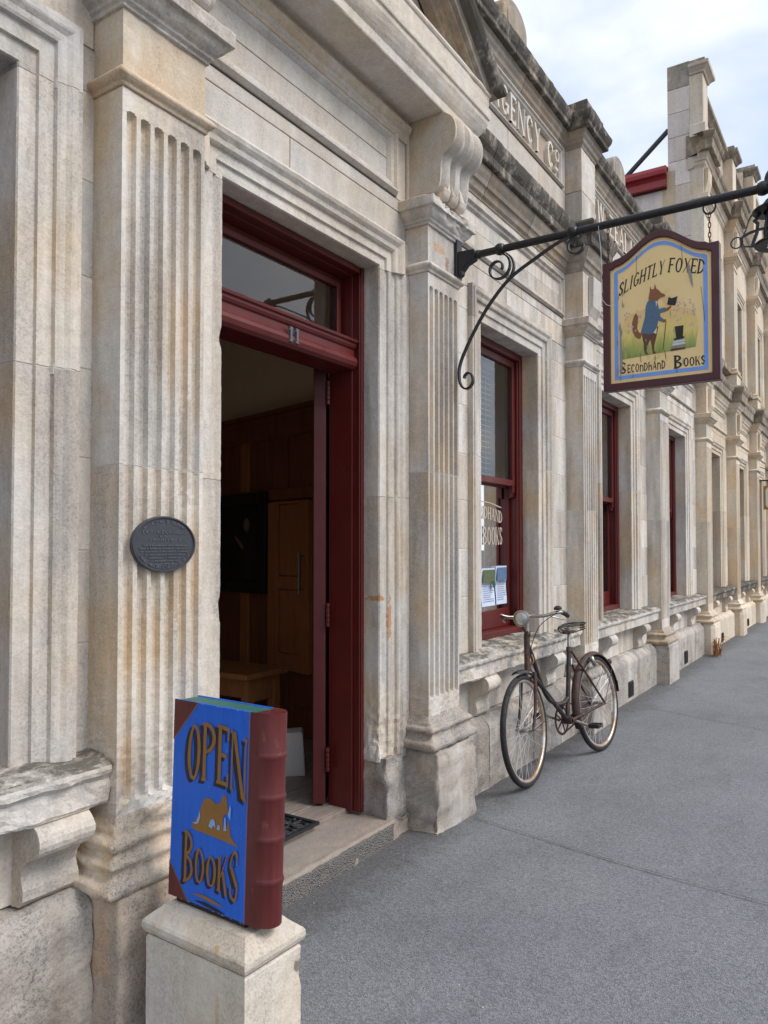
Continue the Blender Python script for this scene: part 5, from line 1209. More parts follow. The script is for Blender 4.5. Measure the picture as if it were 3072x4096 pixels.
MB().strap(spiral(1.242, 2.918, .05, .034, 100, -190), W, .022, .008).build('scroll', IRON, br)

# ------------------------------------------------------------------ hanging sign
hs = empty('hanging_sign', (XS, .845, 2.165), 'shaped hanging signboard with peeling cream paint, maroon frame and a painted fox', 'sign')
SY0, SY1 = 1.106, .582            # wall side, street side
def sg(s, z, d=0): return (XS - .02 - d, SY0 + (SY1 - SY0) * s, z)      # s 0..1 left to right as seen
def topz(s):
    q = abs(s - .5) * 2
    return 2.795 + (.105 * (.5 + .5 * math.cos(math.pi * min(1, q / .80))) if q < .80 else 0) - (.010 if q > .80 else 0) + .006 * q
ZB = 2.168
def frame_polys(m, off0, off1, x0, x1):
    n = 36; sc = .524
    def out(off):
        w = off / sc
        top = [(w + (1 - 2 * w) * i / n, topz(w + (1 - 2 * w) * i / n) - off * 1.02) for i in range(n + 1)]
        return [(w, ZB + off)] + top + [(1 - w, ZB + off)]
    A, B = out(off0), out(off1); k = len(A)
    for X in (x0, x1):
        for i in range(k):
            j = (i + 1) % k; m.poly([(X, SY0 + (SY1 - SY0) * A[i][0], A[i][1]), (X, SY0 + (SY1 - SY0) * A[j][0], A[j][1]), (X, SY0 + (SY1 - SY0) * B[j][0], B[j][1]), (X, SY0 + (SY1 - SY0) * B[i][0], B[i][1])])
    for Q in (A, B):
        for i in range(k):
            j = (i + 1) % k; m.poly([(x0, SY0 + (SY1 - SY0) * Q[i][0], Q[i][1]), (x0, SY0 + (SY1 - SY0) * Q[j][0], Q[j][1]), (x1, SY0 + (SY1 - SY0) * Q[j][0], Q[j][1]), (x1, SY0 + (SY1 - SY0) * Q[i][0], Q[i][1])])
    return A
m = MB(True)
mm = MB(); frame_polys(mm, 0, .034, XS - .026, XS + .026)
for f in mm.f: m.face([mm.v[i] for i in f])
m.build('frame', SIGNM, hs, bevel=.003)
n = 36; sc = .524; w = .03 / sc
top = [(w + (1 - 2 * w) * i / n, topz(w + (1 - 2 * w) * i / n) - .03) for i in range(n + 1)]
pts = [sg(w, ZB + .03)] + [sg(a, b) for a, b in top] + [sg(1 - w, ZB + .03)]
m = MB(); m.poly([(XS - .012, p[1], p[2]) for p in pts], (.024, 0, 0)); m.build('board', SIGNY, hs)
def sgp(s, z, d=0): return (XS - .0125 - d, SY0 + (SY1 - SY0) * s, z)
def sflat(nm, polys, mat, d=.0004):
    m = MB()
    for i, p in enumerate(polys): m.poly([sgp(u, z, d + .00006 * (i % 8)) for u, z in p])
    return m.build(nm, mat, hs)
def line_ring(o0, o1):
    A = []; 
    def out(off):
        w = off / sc; return [(w, ZB + off)] + [(w + (1 - 2 * w) * i / n, topz(w + (1 - 2 * w) * i / n) - off) for i in range(n + 1)] + [(1 - w, ZB + off)]
    a, b = out(o0), out(o1); k = len(a); return [[a[i], a[(i + 1) % k], b[(i + 1) % k], b[i]] for i in range(k)]
sflat('border_line', line_ring(.052, .070), SIGNB)
def arcw(s): return 2.655 + .068 * math.sin(math.pi * (.12 + .76 * s))
def word(txt, s0, s1, zf, h, T=.22, t=.09, sf=.10, slant=0):
    P = text_polys(txt, 1.0, None, T, t, sf, .22)
    return [[(s0 + (s1 - s0) * u + slant * v, zf(s0 + (s1 - s0) * u) + v * h) for u, v in p] for p in P]
sflat('lettering', word('SLIGHTLY', .135, .535, lambda s: 2.610 + .085 * math.sin(min(1.57, (s - .1) * 3.0)), .066, .24, .09, .06, .02) + word('FOXED', .575, .870, lambda s: 2.695 - .10 * max(0, s - .56) ** 1.2 * 1.6, .066, .24, .09, .10, .02), BLACKP)
sflat('lettering', word('S', .145, .20, lambda s: 2.246, .056, .3, .12, .1) + word('ECOnDhAnD', .215, .545, lambda s: 2.247 + .0 * s, .040, .24, .12, .03) + word('B', .62, .685, lambda s: 2.240, .062, .3, .1, .08) + word('OOKS', .70, .875, lambda s: 2.244, .042, .26, .12, .05), BLACKP)
# painted picture: meadow, fox in a coat reading, hat on a pile of books
MEAD, tt, bb = nodes('painted_meadow'); g = N(tt, 'NewGeometry'); Pn = g.outputs['Position']
gz = N(tt, 'SeparateXYZ'); tt.links.new(Pn, gz.inputs[0])
gr = ramp(tt, math_(tt, 'ADD', math_(tt, 'MULTIPLY', gz.outputs[2], 1.0), math_(tt, 'MULTIPLY', noise_(tt, Pn, 1.0, 5, .7, (60, 60, 7)), .16)), .0, 1.0)
mr = N(tt, 'MapRange'); mr.inputs[1].default_value = 2.36; mr.inputs[2].default_value = 2.60; tt.links.new(math_(tt, 'ADD', gz.outputs[2], math_(tt, 'MULTIPLY', noise_(tt, Pn, 1.0, 5, .7, (70, 70, 8)), .16)), mr.inputs[0])
rc = N(tt, 'ValToRGB'); el = rc.color_ramp.elements; el[0].position = 0; el[0].color = (.10, .19, .05, 1); el[1].position = 1; el[1].color = (.86, .58, .24, 1)
q = el.new(.35); q.color = (.42, .46, .12, 1); q = el.new(.6); q.color = (.84, .66, .20, 1)
tt.links.new(mr.outputs[0], rc.inputs[0]); tt.links.new(rc.outputs[0], bb.inputs['Base Color'])
sflat('meadow', [[(.17, 2.315), (.80, 2.330), (.82, 2.42), (.80, 2.50), (.62, 2.535), (.40, 2.545), (.20, 2.52), (.17, 2.45)]], MEAD, .0003)
LIL = plain('lilac_paint', (.55, .42, .50), .6); random.seed(4)
fl_ = []
for k in range(70):
    s = random.choice([random.uniform(.19, .36), random.uniform(.62, .80)]); z = random.uniform(2.43, 2.55); r_ = random.uniform(.003, .006)
    fl_.append([(s - r_ * 1.6, z), (s, z - r_), (s + r_ * 1.6, z), (s, z + r_ * 1.4)])
sflat('painted_flowers', fl_, LIL, .0006)['kind'] = 'stuff'
FS = lambda pts: [(s, z) for s, z in pts]
sflat('painted_tail', [[(.335, 2.405), (.315, 2.402), (.285, 2.415), (.262, 2.445), (.258, 2.48), (.275, 2.515), (.295, 2.528), (.312, 2.51), (.310, 2.48), (.302, 2.455), (.318, 2.435), (.345, 2.425)]], FOXR, .001)
sflat('painted_legs', [[(.345, 2.42), (.352, 2.395), (.362, 2.375), (.360, 2.352), (.375, 2.325), (.402, 2.322), (.384, 2.338), (.392, 2.36), (.405, 2.38), (.43, 2.40), (.46, 2.43), (.47, 2.45), (.36, 2.45)], [(.415, 2.40), (.425, 2.375), (.430, 2.35), (.442, 2.322), (.470, 2.324), (.452, 2.338), (.452, 2.36), (.47, 2.40), (.49, 2.45), (.42, 2.44)]], FOXD, .001)
sflat('painted_coat', [[(.335, 2.428), (.35, 2.46), (.372, 2.50), (.380, 2.55), (.395, 2.572), (.425, 2.585), (.455, 2.580), (.48, 2.572), (.49, 2.545), (.495, 2.53), (.545, 2.532), (.558, 2.527), (.555, 2.512), (.505, 2.508), (.505, 2.495), (.535, 2.478), (.522, 2.465), (.49, 2.476), (.478, 2.45), (.462, 2.428), (.44, 2.418), (.40, 2.418)]], COATB, .0013)
sflat('painted_head', [[(.405, 2.582), (.412, 2.605), (.418, 2.620), (.420, 2.645), (.432, 2.628), (.455, 2.628), (.463, 2.652), (.474, 2.628), (.495, 2.618), (.515, 2.604), (.550, 2.592), (.548, 2.585), (.51, 2.582), (.49, 2.574), (.475, 2.560), (.46, 2.572), (.43, 2.578)]], FOXR, .0016)
sflat('painted_paw', [[(.555, 2.527), (.60, 2.536), (.60, 2.528), (.575, 2.516), (.555, 2.514)]], FOXR, .0016); sflat('painted_paw', [[(.525, 2.478), (.556, 2.476), (.556, 2.466), (.53, 2.462)]], FOXR, .0016)
sflat('painted_shirt', [[(.468, 2.572), (.482, 2.565), (.472, 2.54)], [(.445, 2.422), (.478, 2.445), (.47, 2.415)]], WHITE, .0018)
sflat('painted_book', [[(.565, 2.545), (.580, 2.578), (.605, 2.570), (.655, 2.575), (.635, 2.535), (.60, 2.538)]], BLACKP, .0020)
sflat('painted_cane', [[(.552, 2.466), (.558, 2.466), (.530, 2.335), (.524, 2.335)]], FOXD, .0020)
sflat('painted_hat', [[(.615, 2.378), (.63, 2.372), (.70, 2.376), (.712, 2.384), (.694, 2.384), (.702, 2.436), (.628, 2.436), (.640, 2.382)]], BLACKP, .0022)
for k in range(4): sflat('painted_books', [[(.612 - .008 * k, 2.360 - .012 * k), (.715, 2.362 - .012 * k), (.715, 2.370 - .012 * k), (.620 - .008 * k, 2.370 - .012 * k)]], (PAPER, WHITE, GREYP, BMAROON)[k], .0016)
random.seed(11)
pe = []
for k in range(26):
    s = random.choice([random.uniform(.12, .2), random.uniform(.2, .9)]); z = random.uniform(2.21, 2.80); l = random.uniform(.01, .05); ww = random.uniform(.003, .009)
    pe.append([(s, z), (s + ww, z + l * .4), (s + ww * .3, z + l), (s - ww * .6, z + l * .5)])
sflat('peeling_flake', pe, GREYP, .0026)['kind'] = 'stuff'
sflat('bare_strip', [[(.150, 2.24), (.172, 2.26), (.168, 2.36), (.158, 2.48), (.150, 2.50), (.146, 2.36)], [(.735, 2.70), (.752, 2.72), (.775, 2.66), (.785, 2.60), (.765, 2.625), (.75, 2.66)]], GREYP, .0028)
sflat('crack', [[(.30, 2.70 - .1 * k * 0, ), (.303, 2.70), (.306, 2.80), (.303, 2.80)][:4], [(.70, 2.72), (.703, 2.72), (.69, 2.81), (.687, 2.81)], [(.875, 2.44), (.879, 2.44), (.85, 2.60), (.847, 2.60)], [(.335, 2.29), (.34, 2.29), (.33, 2.335), (.327, 2.335)], [(.55, 2.29), (.555, 2.29), (.545, 2.33), (.54, 2.33)], [(.64, 2.22), (.645, 2.22), (.648, 2.25), (.643, 2.25)]], FOXD, .0026)
# chains
def chain(y, z0, z1, n, ring=True):
    h = (z0 - z1) / n
    for k in range(n):
        zc = z0 - h * (k + .5); a = .6 * (k % 2); rl = h * .62
        pts = [(XS + math.sin(k * 1.57) * .0055 * math.cos(t) * 1.0, y + math.cos(k * 1.57) * .0055 * math.cos(t), zc + rl * math.sin(t)) for t in [i * .5236 for i in range(12)]]
        MB().tube(pts, .0022, 6, closed=True).build('chain_link', CHAIN, hs)
chain(1.085, 2.965, 2.795, 7); chain(.625, 2.935, 2.80, 6)
MB().tube([(XS, .625 + .026 * math.cos(t), 2.962 + .032 * math.sin(t)) for t in [R(170 + 20 * i) for i in range(11)]], .0045, 8).build('shackle', IRON, hs)
MB().tube([(XS - .01, 1.12, 3.01), (XS - .018, 1.127, 2.99), (XS - .012, 1.125, 2.94), (XS - .006, 1.12, 2.88), (XS - .01, 1.115, 2.78), (XS - .03, 1.11, 2.62), (XS - .035, 1.085, 2.585), (XS - .03, 1.06, 2.575)], .0015, 6).build('loose_wire', SPOKE, hs)

# ------------------------------------------------------------------ lantern head at the end of the pole
ln = empty('lantern', (XS, .36, 2.74), 'black iron hooded lantern with scrolls hanging at the outer end of the pole', 'lantern')
LY = .345
MB().lathe([(.004, .07), (.014, .055), (.02, .035), (.018, .015), (.028, .008), (.030, -.006), (.018, -.02), (.012, -.03)], (XS, LY + .035, 2.995), (0, 0, 1), 16).build('finial', IRON, ln, smooth=True)
MB().lathe([(.008, 2.968), (.012, 2.955), (.03, 2.945), (.055, 2.925), (.07, 2.905), (.076, 2.893), (.104, 2.885), (.105, 2.880), (.06, 2.878)], (XS, LY, 0), (0, 0, 1), 24).build('hood', IRON, ln, smooth=True, auto=50)
for k in range(6):
    a = R(60 * k + 20); cx_, sx_ = math.cos(a), math.sin(a)
    MB().tube([(XS + sx_ * .05, LY + cx_ * .05, 2.88), (XS + sx_ * .062, LY + cx_ * .062, 2.80), (XS + sx_ * .055, LY + cx_ * .055, 2.735)], .006, 6).build('cage_bar', IRON, ln)
MB().lathe([(.095, 2.742), (.10, 2.736), (.095, 2.728), (.05, 2.728)], (XS, LY, 0), (0, 0, 1), 24).build('base_ring', IRON, ln)
MB().strap([(XS, LY + .03, 2.812), (XS, LY + .075, 2.812), (XS, LY + .115, 2.805), (XS, LY + .14, 2.795), (XS, LY + .155, 2.78)], W, .014, .008).build('scroll_strap', IRON, ln)
MB().tube([(XS, LY + .168 + .024 * math.cos(t), 2.772 + .024 * math.sin(t)) for t in [i * .35 for i in range(18)]], .0032, 6, closed=True).build('scroll_ring', IRON, ln)
MB().strap([(XS, LY + .105, 2.884), (XS, LY + .118, 2.86), (XS, LY + .13, 2.82), (XS, LY + .142, 2.79), (XS, LY + .15, 2.765), (XS, LY + .135, 2.748), (XS, LY + .09, 2.738)], W, .010, .0045).build('scroll_strap', IRON, ln)
MB().strap([(XS, LY + .072, 2.88), (XS, LY + .088, 2.86), (XS, LY + .096, 2.855), (XS, LY + .082, 2.838), (XS, LY + .086, 2.80), (XS, LY + .10, 2.76), (XS, LY + .105, 2.74)], W, .012, .014).build('scroll_leaf', IRON, ln)
MB().lathe([(.045, 2.86), (.047, 2.80), (.042, 2.745)], (XS, LY, 0), (0, 0, 1), 16).build('globe', plain('smoky_glass', (.05, .05, .055), .1), ln, smooth=True)

# ------------------------------------------------------------------ window dressing of the first window
xc1 = bay(2)[0]
def blind(xc, label):
    b = empty('venetian_blind', (xc, 2.36, 1.9), label, 'blind', 'blinds behind the sash windows')
    MB().box(xc - .36, xc + .36, 2.345, 2.375, 2.71, 2.74).build('head_rail', WHITE, b)
    for k in range(21):
        z = 1.90 + .0385 * k
        MB().poly([(xc - .36, 2.35, z), (xc + .30, 2.35, z + .002), (xc + .30, 2.372, z + .004), (xc - .36, 2.372, z + .002)], (0, 0, .0035)).build('slat', WHITE, b)
    for x in (-.24, .2): MB().tube([(xc + x, 2.345, 1.9), (xc + x, 2.345, 2.71)], .0015, 5).build('cord', WHITE, b)
blind(xc1, 'white slatted blind hanging behind the window nearest the door'); blind(bay(3)[0], 'white slatted blind behind the window just past the bicycle')
lw = MB()
YG = 2.2545 + .018 - .0015
def gl_text(txt, x0, x1, zf, h): letters(lw, text_polys(txt, x1 - x0, None, .24, .09, .06, .2), lambda u, v: (x0 + u, YG, zf(u / (x1 - x0)) + v * h), eps=(0, -.0001, 0))
gl_text('SECONDHAND', 4.45, 5.035, lambda s: 1.585 + .028 * math.sin(math.pi * s), .086); gl_text('BOOKS', 4.725, 5.035, lambda s: 1.432 + .006 * abs(s - .5), .126)
lw.strap([(4.44 + .58 * i / 20, YG - .001, 1.70 + .03 * math.sin(math.pi * i / 20)) for i in range(21)], (0, 1, 0), .001, .006)
lw.build('window_lettering', LETTERW, WIN[2])
def put_notice(x0, x1, z0, z1, label, mat):
    n_ = empty('paper_notice', ((x0 + x1) / 2, YG, z0), label, 'notice', None); y = 2.2545 + .004
    def bend(s): return y + .010 * math.sin(s * 3.1) ** 2
    m = MB(); k = 8
    for i in range(k + 1):
        s = i / k; m.v += [(x0 + .004 * math.sin(s * 5), bend(s), z0 + (z1 - z0) * s), (x1 + .004 * math.sin(s * 4), bend(s) - .002, z0 + (z1 - z0) * s)]
    for i in range(k): m.f.append([2 * i, 2 * i + 1, 2 * i + 3, 2 * i + 2]); m.mi.append(0)
    m.build('sheet', PAPER, n_)
    w_, h_ = x1 - x0, z1 - z0
    MB().poly([(x0 + .05 * w_, bend(.8) - .009, z0 + .62 * h_), (x1 - .05 * w_, bend(.8) - .009, z0 + .62 * h_), (x1 - .05 * w_, bend(.8) - .009, z1 - .04 * h_), (x0 + .05 * w_, bend(.8) - .009, z1 - .04 * h_)]).build('picture', mat, n_)
    random.seed(int(x0 * 100))
    for r_ in range(9):
        zz_ = z0 + h_ * (.56 - .055 * r_); l = random.uniform(.5, .88)
        MB().poly([(x0 + .08 * w_, bend(.4) - .012, zz_), (x0 + (.08 + l) * w_, bend(.4) - .012, zz_), (x0 + (.08 + l) * w_, bend(.4) - .012, zz_ + h_ * (.028 if r_ == 0 else .012)), (x0 + .08 * w_, bend(.4) - .012, zz_ + h_ * (.028 if r_ == 0 else .012))]).build('printed_line', INK, n_)
    return n_
n1_ = put_notice(4.675, 4.882, 1.012, 1.272, 'paper notice with a green photograph in the window nearest the door', GREENTR)
n2_ = put_notice(4.905, 5.08, 1.014, 1.284, 'paper notice with a blue photograph beside the window frame', SKYTR)
MB().lathe([(.001, 0), (.026, 0), (.026, .001)], (4.835, 2.243, 1.16), (0, 1, 0), 16).build('round_badge', plain('badge_green', (.03, .09, .045), .5), n1_)

# ------------------------------------------------------------------ bicycle
BR = .327
bc = empty('bicycle', (4.268, 1.758, 0.0), 'old rusty step-through bicycle with chrome headlamp leaning against the window sill', 'bicycle', rot=(R(-7.0), 0, R(-6.6)))
# local frame: x from front hub (0) to rear hub, y towards the wall, z up
RHX = 1.045; STEER = R(7); HA = Vector((.165 - .0, 0, .62)).normalized()
SA = Vector((.14, 0, .55)); SD = Vector((.19, 0, 1)).normalized()           # point and direction of the steering axis
Q = Matrix.Rotation(STEER, 4, SD); 
def st_(p): v = Vector(p) - SA; return tuple(Q @ v + SA)
def wheel(name, cx, steer):
    f = st_ if steer else (lambda p: tuple(p))
    def circ(r, y=0, n=72): return [f((cx + r * math.cos(2 * math.pi * k / n), y, BR + r * math.sin(2 * math.pi * k / n))) for k in range(n)]
    ty = MB().tube(circ(BR - .018), .018, 10, closed=True).build(name, TYRE, bc, local=True, smooth=True)
    m = MB(); n = 72; prof = [(BR - .030, -.013), (BR - .040, -.013), (BR - .046, -.007), (BR - .046, .007), (BR - .040, .013), (BR - .030, .013)]
    for r, y in prof: m.v += circ(r, y)
    for i in range(5):
        for k in range(n): m.f.append([i * n + k, i * n + (k + 1) % n, (i + 1) * n + (k + 1) % n, (i + 1) * n + k]); m.mi.append(0)
    m.build('rim', RIMM, ty, local=True, smooth=True)
    m = MB(); ns = 36
    for k in range(ns):
        a = 2 * math.pi * k / ns; side = 1 if k % 2 else -1; off = R(52) * (1 if (k // 2) % 2 else -1); rh = .019
        m.tube([f((cx + rh * math.cos(a + off), side * .028, BR + rh * math.sin(a + off))), f((cx + (BR - .045) * math.cos(a), 0, BR + (BR - .045) * math.sin(a)))], .0013, 5, cap=False)
    m.build('spokes', SPOKE, ty, local=True, kind='stuff')
    m = MB().lathe([(.004, -.052), (.009, -.052), (.009, -.034), (.021, -.032), (.021, -.026), (.013, -.022), (.012, .022), (.021, .026), (.021, .032), (.009, .034), (.009, .052), (.004, .052)], (cx, 0, BR), (0, 1, 0), 16)
    m.v = [f(p) for p in m.v]; m.build('hub', CHROME, ty, local=True, smooth=True, auto=40); return ty
wheel('wheel', 0, True); wheel('wheel', RHX, False)
def tube(nm, pts, r, mat, par=bc, steer=False, n=12):
    if steer: pts = [st_(p) for p in pts]
    return MB().tube(pts, r, n).build(nm, mat, par, local=True, smooth=True, auto=50)
def fender(nm, cx, a0, a1, mat, steer, r_=BR + .022):
    m = MB(); n = 36; pr = [(-.028, -.016), (-.024, -.004), (-.012, .006), (0, .009), (.012, .006), (.024, -.004), (.028, -.016)]; L = len(pr)
    for i in range(n + 1):
        a = R(a0 + (a1 - a0) * i / n)
        for y, d in pr:
            p = (cx + (r_ + d) * math.cos(a), y, BR + (r_ + d) * math.sin(a)); m.v.append(st_(p) if steer else p)
    for i in range(n):
        for j in range(L - 1): m.f.append([i * L + j, i * L + j + 1, (i + 1) * L + j + 1, (i + 1) * L + j]); m.mi.append(0)
    o = m.build(nm, mat, bc, local=True, smooth=True); md = o.modifiers.new('thickness', 'SOLIDIFY'); md.thickness = .0015; return o
fender('mudguard', 0, 100, 38, BIKEB, True); fender('mudguard', RHX, 200, 8, RUSTY, False)
HB, HT = Vector((.130, 0, .655)), Vector((.172, 0, .875)); BBv = Vector((.575, 0, .285)); STT = Vector((.715, 0, .735)); RH = Vector((RHX, 0, BR))
tube('head_tube', [HB, HT], .0185, RUSTY)
tube('down_tube', [HB + Vector((.012, 0, .02)), BBv], .0150, BIKEB)
tube('top_tube', catmull([tuple(HT - Vector((.008, 0, .045))), (.215, 0, .73), (.275, 0, .58), (.345, 0, .47), (.45, 0, .412), (.55, 0, .405), (.625, 0, .43)], 8), .0140, BIKEB)
tube('seat_tube', [BBv, STT], .0150, BIKEB)
MB().lathe([(.012, -.036), (.022, -.036), (.022, .036), (.012, .036)], BBv, (0, 1, 0), 16).build('bottom_bracket', RUSTY, bc, local=True, smooth=True, auto=40)
for s_ in (-1, 1):
    tube('chain_stay', [BBv + Vector((.02, s_ * .022, 0)), Vector((.70, s_ * .03, .295)), Vector((RHX, s_ * .058, BR))], .0095, RUSTY)
    tube('seat_stay', [STT + Vector((.006, s_ * .016, -.02)), Vector((.86, s_ * .042, .54)), Vector((RHX, s_ * .058, BR))], .0078, RUSTY)
    tube('fork_blade', catmull([(.133, s_ * .040, .655), (.12, s_ * .046, .60), (.085, s_ * .048, .47), (.035, s_ * .05, .365), (.0, s_ * .052, BR)], 6), [.0125 - .005 * i / 24 for i in range(25)], RUSTY if s_ < 0 else BIKEB, steer=True)
    tube('mudguard_stay', [(RHX, s_ * .06, BR), (RHX + .335 * math.cos(R(40)), s_ * .028, BR + .335 * math.sin(R(40)))], .0025, RUSTY, n=6)
    tube('mudguard_stay', [(0.0, s_ * .058, BR), (.33, s_ * .028, BR + .02)], .0025, RUSTY, steer=True, n=6)
MB().lathe([(.019, -.02), (.025, -.018), (.025, .005), (.019, .012)], st_((.130, 0, .645)), SD, 16).build('fork_crown', CHROME, bc, local=True, smooth=True, auto=40)
tube('seat_post', [STT, STT + Vector((.028, 0, .10))], .0122, CHROME)
MB().lathe([(.016, -.02), (.019, -.018), (.019, .012), (.016, .016)], STT, (.25, 0, 1), 14).build('seat_clamp', BIKEB, bc, local=True)
# saddle: bare sprung frame with a thin cracked cover
sd = Vector((.735, 0, .865))
sdo = MB().tube(catmull([(.60, 0, .882), (.64, -.018, .890), (.72, -.035, .888), (.80, -.075, .893), (.845, -.080, .897), (.862, -.045, .9), (.866, 0, .901), (.862, .045, .9), (.845, .080, .897), (.80, .075, .893), (.72, .035, .888), (.64, .018, .890), (.60, 0, .882)], 5), .0052, 6).build('saddle', BLACKP, bc, local=True, smooth=True)
for s_ in (-1, 1):
    MB().tube(catmull([(.61, s_ * .01, .88), (.66, s_ * .02, .852), (.74, s_ * .026, .846), (.82, s_ * .05, .85)], 5), .004, 6).build('saddle_rail', BIKEB, sdo, local=True, smooth=True)
    MB().tube([(.835 + .018 * math.cos(t), s_ * .06 + .018 * math.sin(t), .85 + .0022 * t) for t in [i * .5 for i in range(41)]], .0028, 5).build('saddle_spring', RUSTY, sdo, local=True, smooth=True)
    MB().tube(catmull([(.66, s_ * .012, .892), (.74, s_ * .022, .896), (.83, s_ * .05, .9)], 4), .0045, 6).build('saddle_wire', BLACKP, sdo, local=True)
MB().box(.70, .765, -.03, .03, .838, .856).build('saddle_clamp', RUSTY, sdo, local=True, bevel=.003)
MB().poly([(.60, 0, .892), (.64, -.014, .898), (.67, -.016, .9), (.67, .016, .9), (.64, .014, .898)], (0, 0, -.006)).build('saddle_nose', BLACKP, sdo, local=True)
# steering: stem, swept bar, grips, lever, bell, lamp
STM = Vector((.197, 0, .99))
tube('stem', [HT, STM - Vector((.006, 0, .03)), STM + Vector((-.012, 0, 0))], .0115, CHROME, steer=True)
MB().lathe([(.019, -.006), (.0215, 0), (.0215, .012), (.015, .02)], st_(tuple(HT)), SD, 14).build('headset', RUSTY, bc, local=True, smooth=True)
def barpts(s_): return catmull([(.185, 0, .992), (.183, s_ * .05, .992), (.190, s_ * .11, .990), (.215, s_ * .165, 1.0), (.25, s_ * .195, 1.005), (.28, s_ * .205, 1.0)], 6)
for s_ in (-1, 1):
    tube('handlebar', barpts(s_), .0105, CHROME, steer=True)
    tube('grip', [(.27, s_ * .203, 1.001), (.31, s_ * .208, .990), (.345, s_ * .21, .975)], [.0145, .0155, .0135], BLACKP, steer=True)
    tube('brake_lever', [(.20, s_ * .155, .985), (.23, s_ * .185, .97), (.30, s_ * .2, .955)], .0045, CHROME, steer=True, n=6)
o = MB().lathe([(.002, .024), (.014, .022), (.024, .012), (.026, 0), (.008, -.004)], st_((.235, -.19, 1.022)), (0, 0, 1), 16).build('bell', RUSTY, bc, local=True, smooth=True)
lp = st_((.095, -.005, .985)); lpd = (Q.to_3x3() @ Vector((-1, 0, -.02)))
lam = MB().lathe([(.004, -.062), (.022, -.056), (.040, -.038), (.047, -.014), (.048, .002), (.0505, .004), (.0505, .012), (.044, .014)], lp, lpd, 28).build('headlamp', CHROME, bc, local=True, smooth=True, auto=60)
LENS = plain('lamp_lens', (.50, .51, .50), .12, .85, .25, 60, .5, .004)
MB().lathe([(.044, .010), (.034, .016), (.018, .02), (.001, .021)], lp, lpd, 28).build('lens', LENS, lam, local=True, smooth=True)
tube('lamp_bracket', [(.165, -.004, .90), (.13, -.004, .905), (.105, -.005, .93), (.10, -.005, .945)], .008, RUSTY, steer=True)
# transmission
cw = BBv + Vector((0, .040, 0))
m = MB(); n = 48
for r, y in ((.078, .0375), (.092, .0375), (.092, .0425), (.078, .0425)): m.v += [(BBv.x + r * (1 + .02 * (k % 2) * (r > .09)) * math.cos(2 * math.pi * k / n), y, BBv.z + r * (1 + .02 * (k % 2) * (r > .09)) * math.sin(2 * math.pi * k / n)) for k in range(n)]
for i in range(4):
    for k in range(n): j = (i + 1) % 4; m.f.append([i * n + k, i * n + (k + 1) % n, j * n + (k + 1) % n, j * n + k]); m.mi.append(0)
cr_ = m.build('chainring', RUSTY, bc, local=True)
for k in range(5):
    a = 2 * math.pi * k / 5; MB().tube([(BBv.x, .04, BBv.z), (BBv.x + .08 * math.cos(a), .04, BBv.z + .08 * math.sin(a))], .005, 6).build('chainring_arm', RUSTY, cr_, local=True)
ch = []
for a in range(100, 261, 10): ch.append((BBv.x + .091 * math.cos(R(a)), .04, BBv.z + .091 * math.sin(R(a))))
for a in range(270, 451, 15): ch.append((RHX + .034 * math.cos(R(a)), .04, BR + .034 * math.sin(R(a))))
MB().strap(ch + [ch[0]], (0, 1, 0), .006, .008).build('chain', RUSTY, bc, local=True)
MB().lathe([(.01, .044), (.034, .043), (.034, .037), (.01, .036)], (RHX, 0, BR), (0, 1, 0), 20).build('sprocket', RUSTY, bc, local=True)
for s_, ang in ((-1, -20), (1, 160)):
    d = Vector((math.cos(R(ang)), 0, math.sin(R(ang)))); y0 = s_ * .058; e_ = BBv + d * .165 + Vector((0, y0 + s_ * .012, 0))
    tube('crank', [BBv + Vector((0, y0, 0)), BBv + d * .165 + Vector((0, y0 + s_ * .006, 0))], .0085, CHROME)
    pdl = MB().tube([e_, e_ + Vector((0, s_ * .09, 0))], .006, 8).build('pedal', CHROME, bc, local=True)
    for q_ in (-1, 1):
        MB().box(e_.x + q_ * .024 - .011, e_.x + q_ * .024 + .011, min(e_.y + s_ * .012, e_.y + s_ * .085), max(e_.y + s_ * .012, e_.y + s_ * .085), e_.z - .014, e_.z + .014).build('pedal_block', RUBBER, pdl, local=True, bevel=.003)
MB().tube([(RHX - .10, -.045, BR + .33), (RHX - .075, -.05, BR + .27)], .014, 10).build('dynamo', CHROME, bc, local=True, smooth=True)
MB().lathe([(.004, -.03), (.018, -.02), (.02, 0), (.016, .008)], (RHX + .285, 0, BR + .255), (1, 0, .2), 14).build('tail_lamp', BLACKP, bc, local=True, smooth=True)
MB().box(RHX + .338, RHX + .343, -.022, .022, BR + .03, BR + .11).build('mudflap', BLACKP, bc, local=True)
tube('pump_peg', [STT + Vector((-.02, -.014, -.10)), STT + Vector((-.012, -.014, -.06))], .006, PAPER)
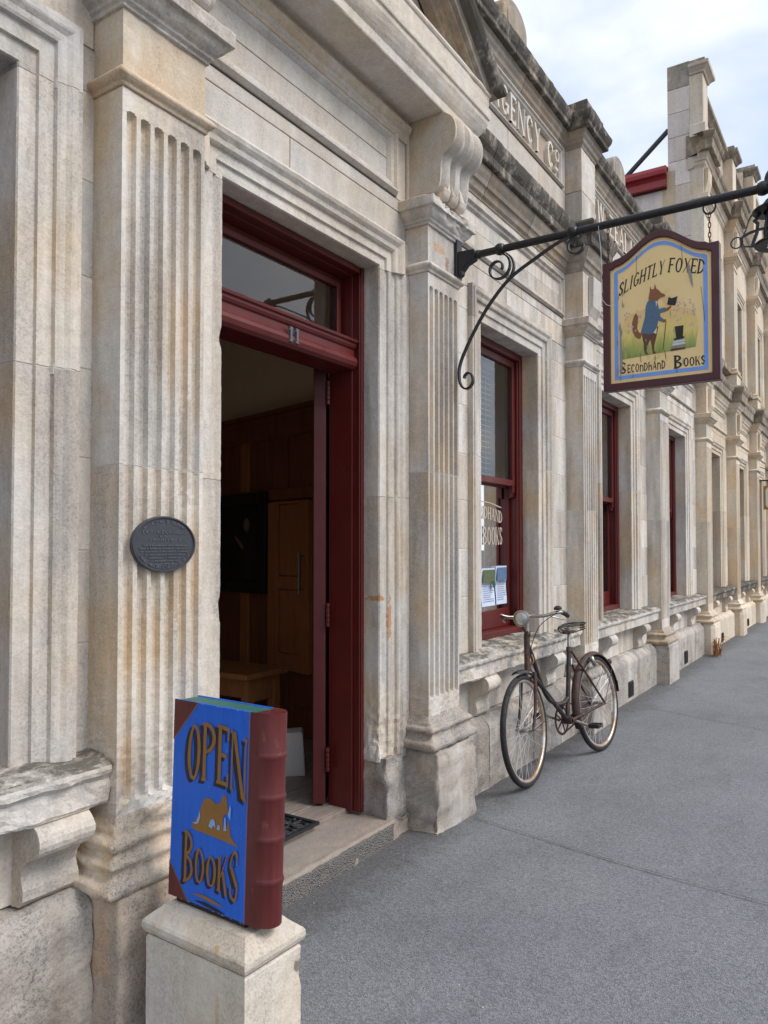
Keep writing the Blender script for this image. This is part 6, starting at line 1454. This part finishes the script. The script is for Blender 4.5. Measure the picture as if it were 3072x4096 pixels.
tube('brake_cable', catmull([(.22, -.20, 1.0), (.17, -.10, .93), (.155, -.03, .80), (.15, -.026, .70)], 6), .0025, BLACKP, n=5)
tube('strap', catmull([(.185, .024, .86), (.20, .022, .80), (.185, -.02, .72), (.17, .02, .66), (.15, -.02, .60)], 6), .005, plain('orange_strap', (.36, .16, .06), .7), n=6)

# ------------------------------------------------------------------ far hanging sign, dry weed
fs = empty('hanging_sign', (16.15, 1.75, 2.12), 'ochre hanging sign with pale centre far down the street', 'sign')
MB().box(16.135, 16.165, 1.30, 1.852, 2.13, 2.585).build('board', SIGNOC, fs, bevel=.006)
MB().poly([(16.134, 1.36, 2.20), (16.134, 1.40, 2.17), (16.134, 1.78, 2.17), (16.134, 1.81, 2.22), (16.134, 1.81, 2.50), (16.134, 1.78, 2.55), (16.134, 1.40, 2.55), (16.134, 1.36, 2.51)], (-.006, 0, 0)).build('pale_panel', SIGNPW, fs)
fb = empty('sign_bracket', (16.15, 1.9, 2.68), 'black scrolled iron bracket holding the ochre sign far down the street', 'bracket')
MB().tube([(16.15, 1.914, 2.69), (16.15, 1.10, 2.69)], .014, 8).build('pole', IRON, fb)
MB().strap(catmull([(16.15, 1.905, 2.95), (16.15, 1.80, 2.90), (16.15, 1.70, 2.80), (16.15, 1.60, 2.71)], 6), (1, 0, 0), .02, .012).build('scroll', IRON, fb)
for y in (1.78, 1.4): MB().tube([(16.15, y, 2.68), (16.15, y, 2.585)], .006, 6).build('hanger', IRON, fb)
wd = empty('dry_weed', (10.72, 1.80, 0), 'clump of dead brown weed at the foot of the far pilaster', 'weed')
random.seed(3)
for k in range(34):
    a = random.uniform(0, 6.28); l = random.uniform(.12, .34); lean = random.uniform(.2, 1.2); b0 = Vector((10.72 + random.uniform(-.16, .12), 1.81 + random.uniform(-.06, .03), 0))
    d = Vector((math.cos(a), math.sin(a) * .5 - .15, 0)) * lean
    MB().tube([b0, b0 + d * l * .35 + Vector((0, 0, l * .7)), b0 + d * l * .9 + Vector((0, 0, l * (.9 - .4 * lean)))], [.005, .004, .0015], 5).build('stalk', DRY, wd)
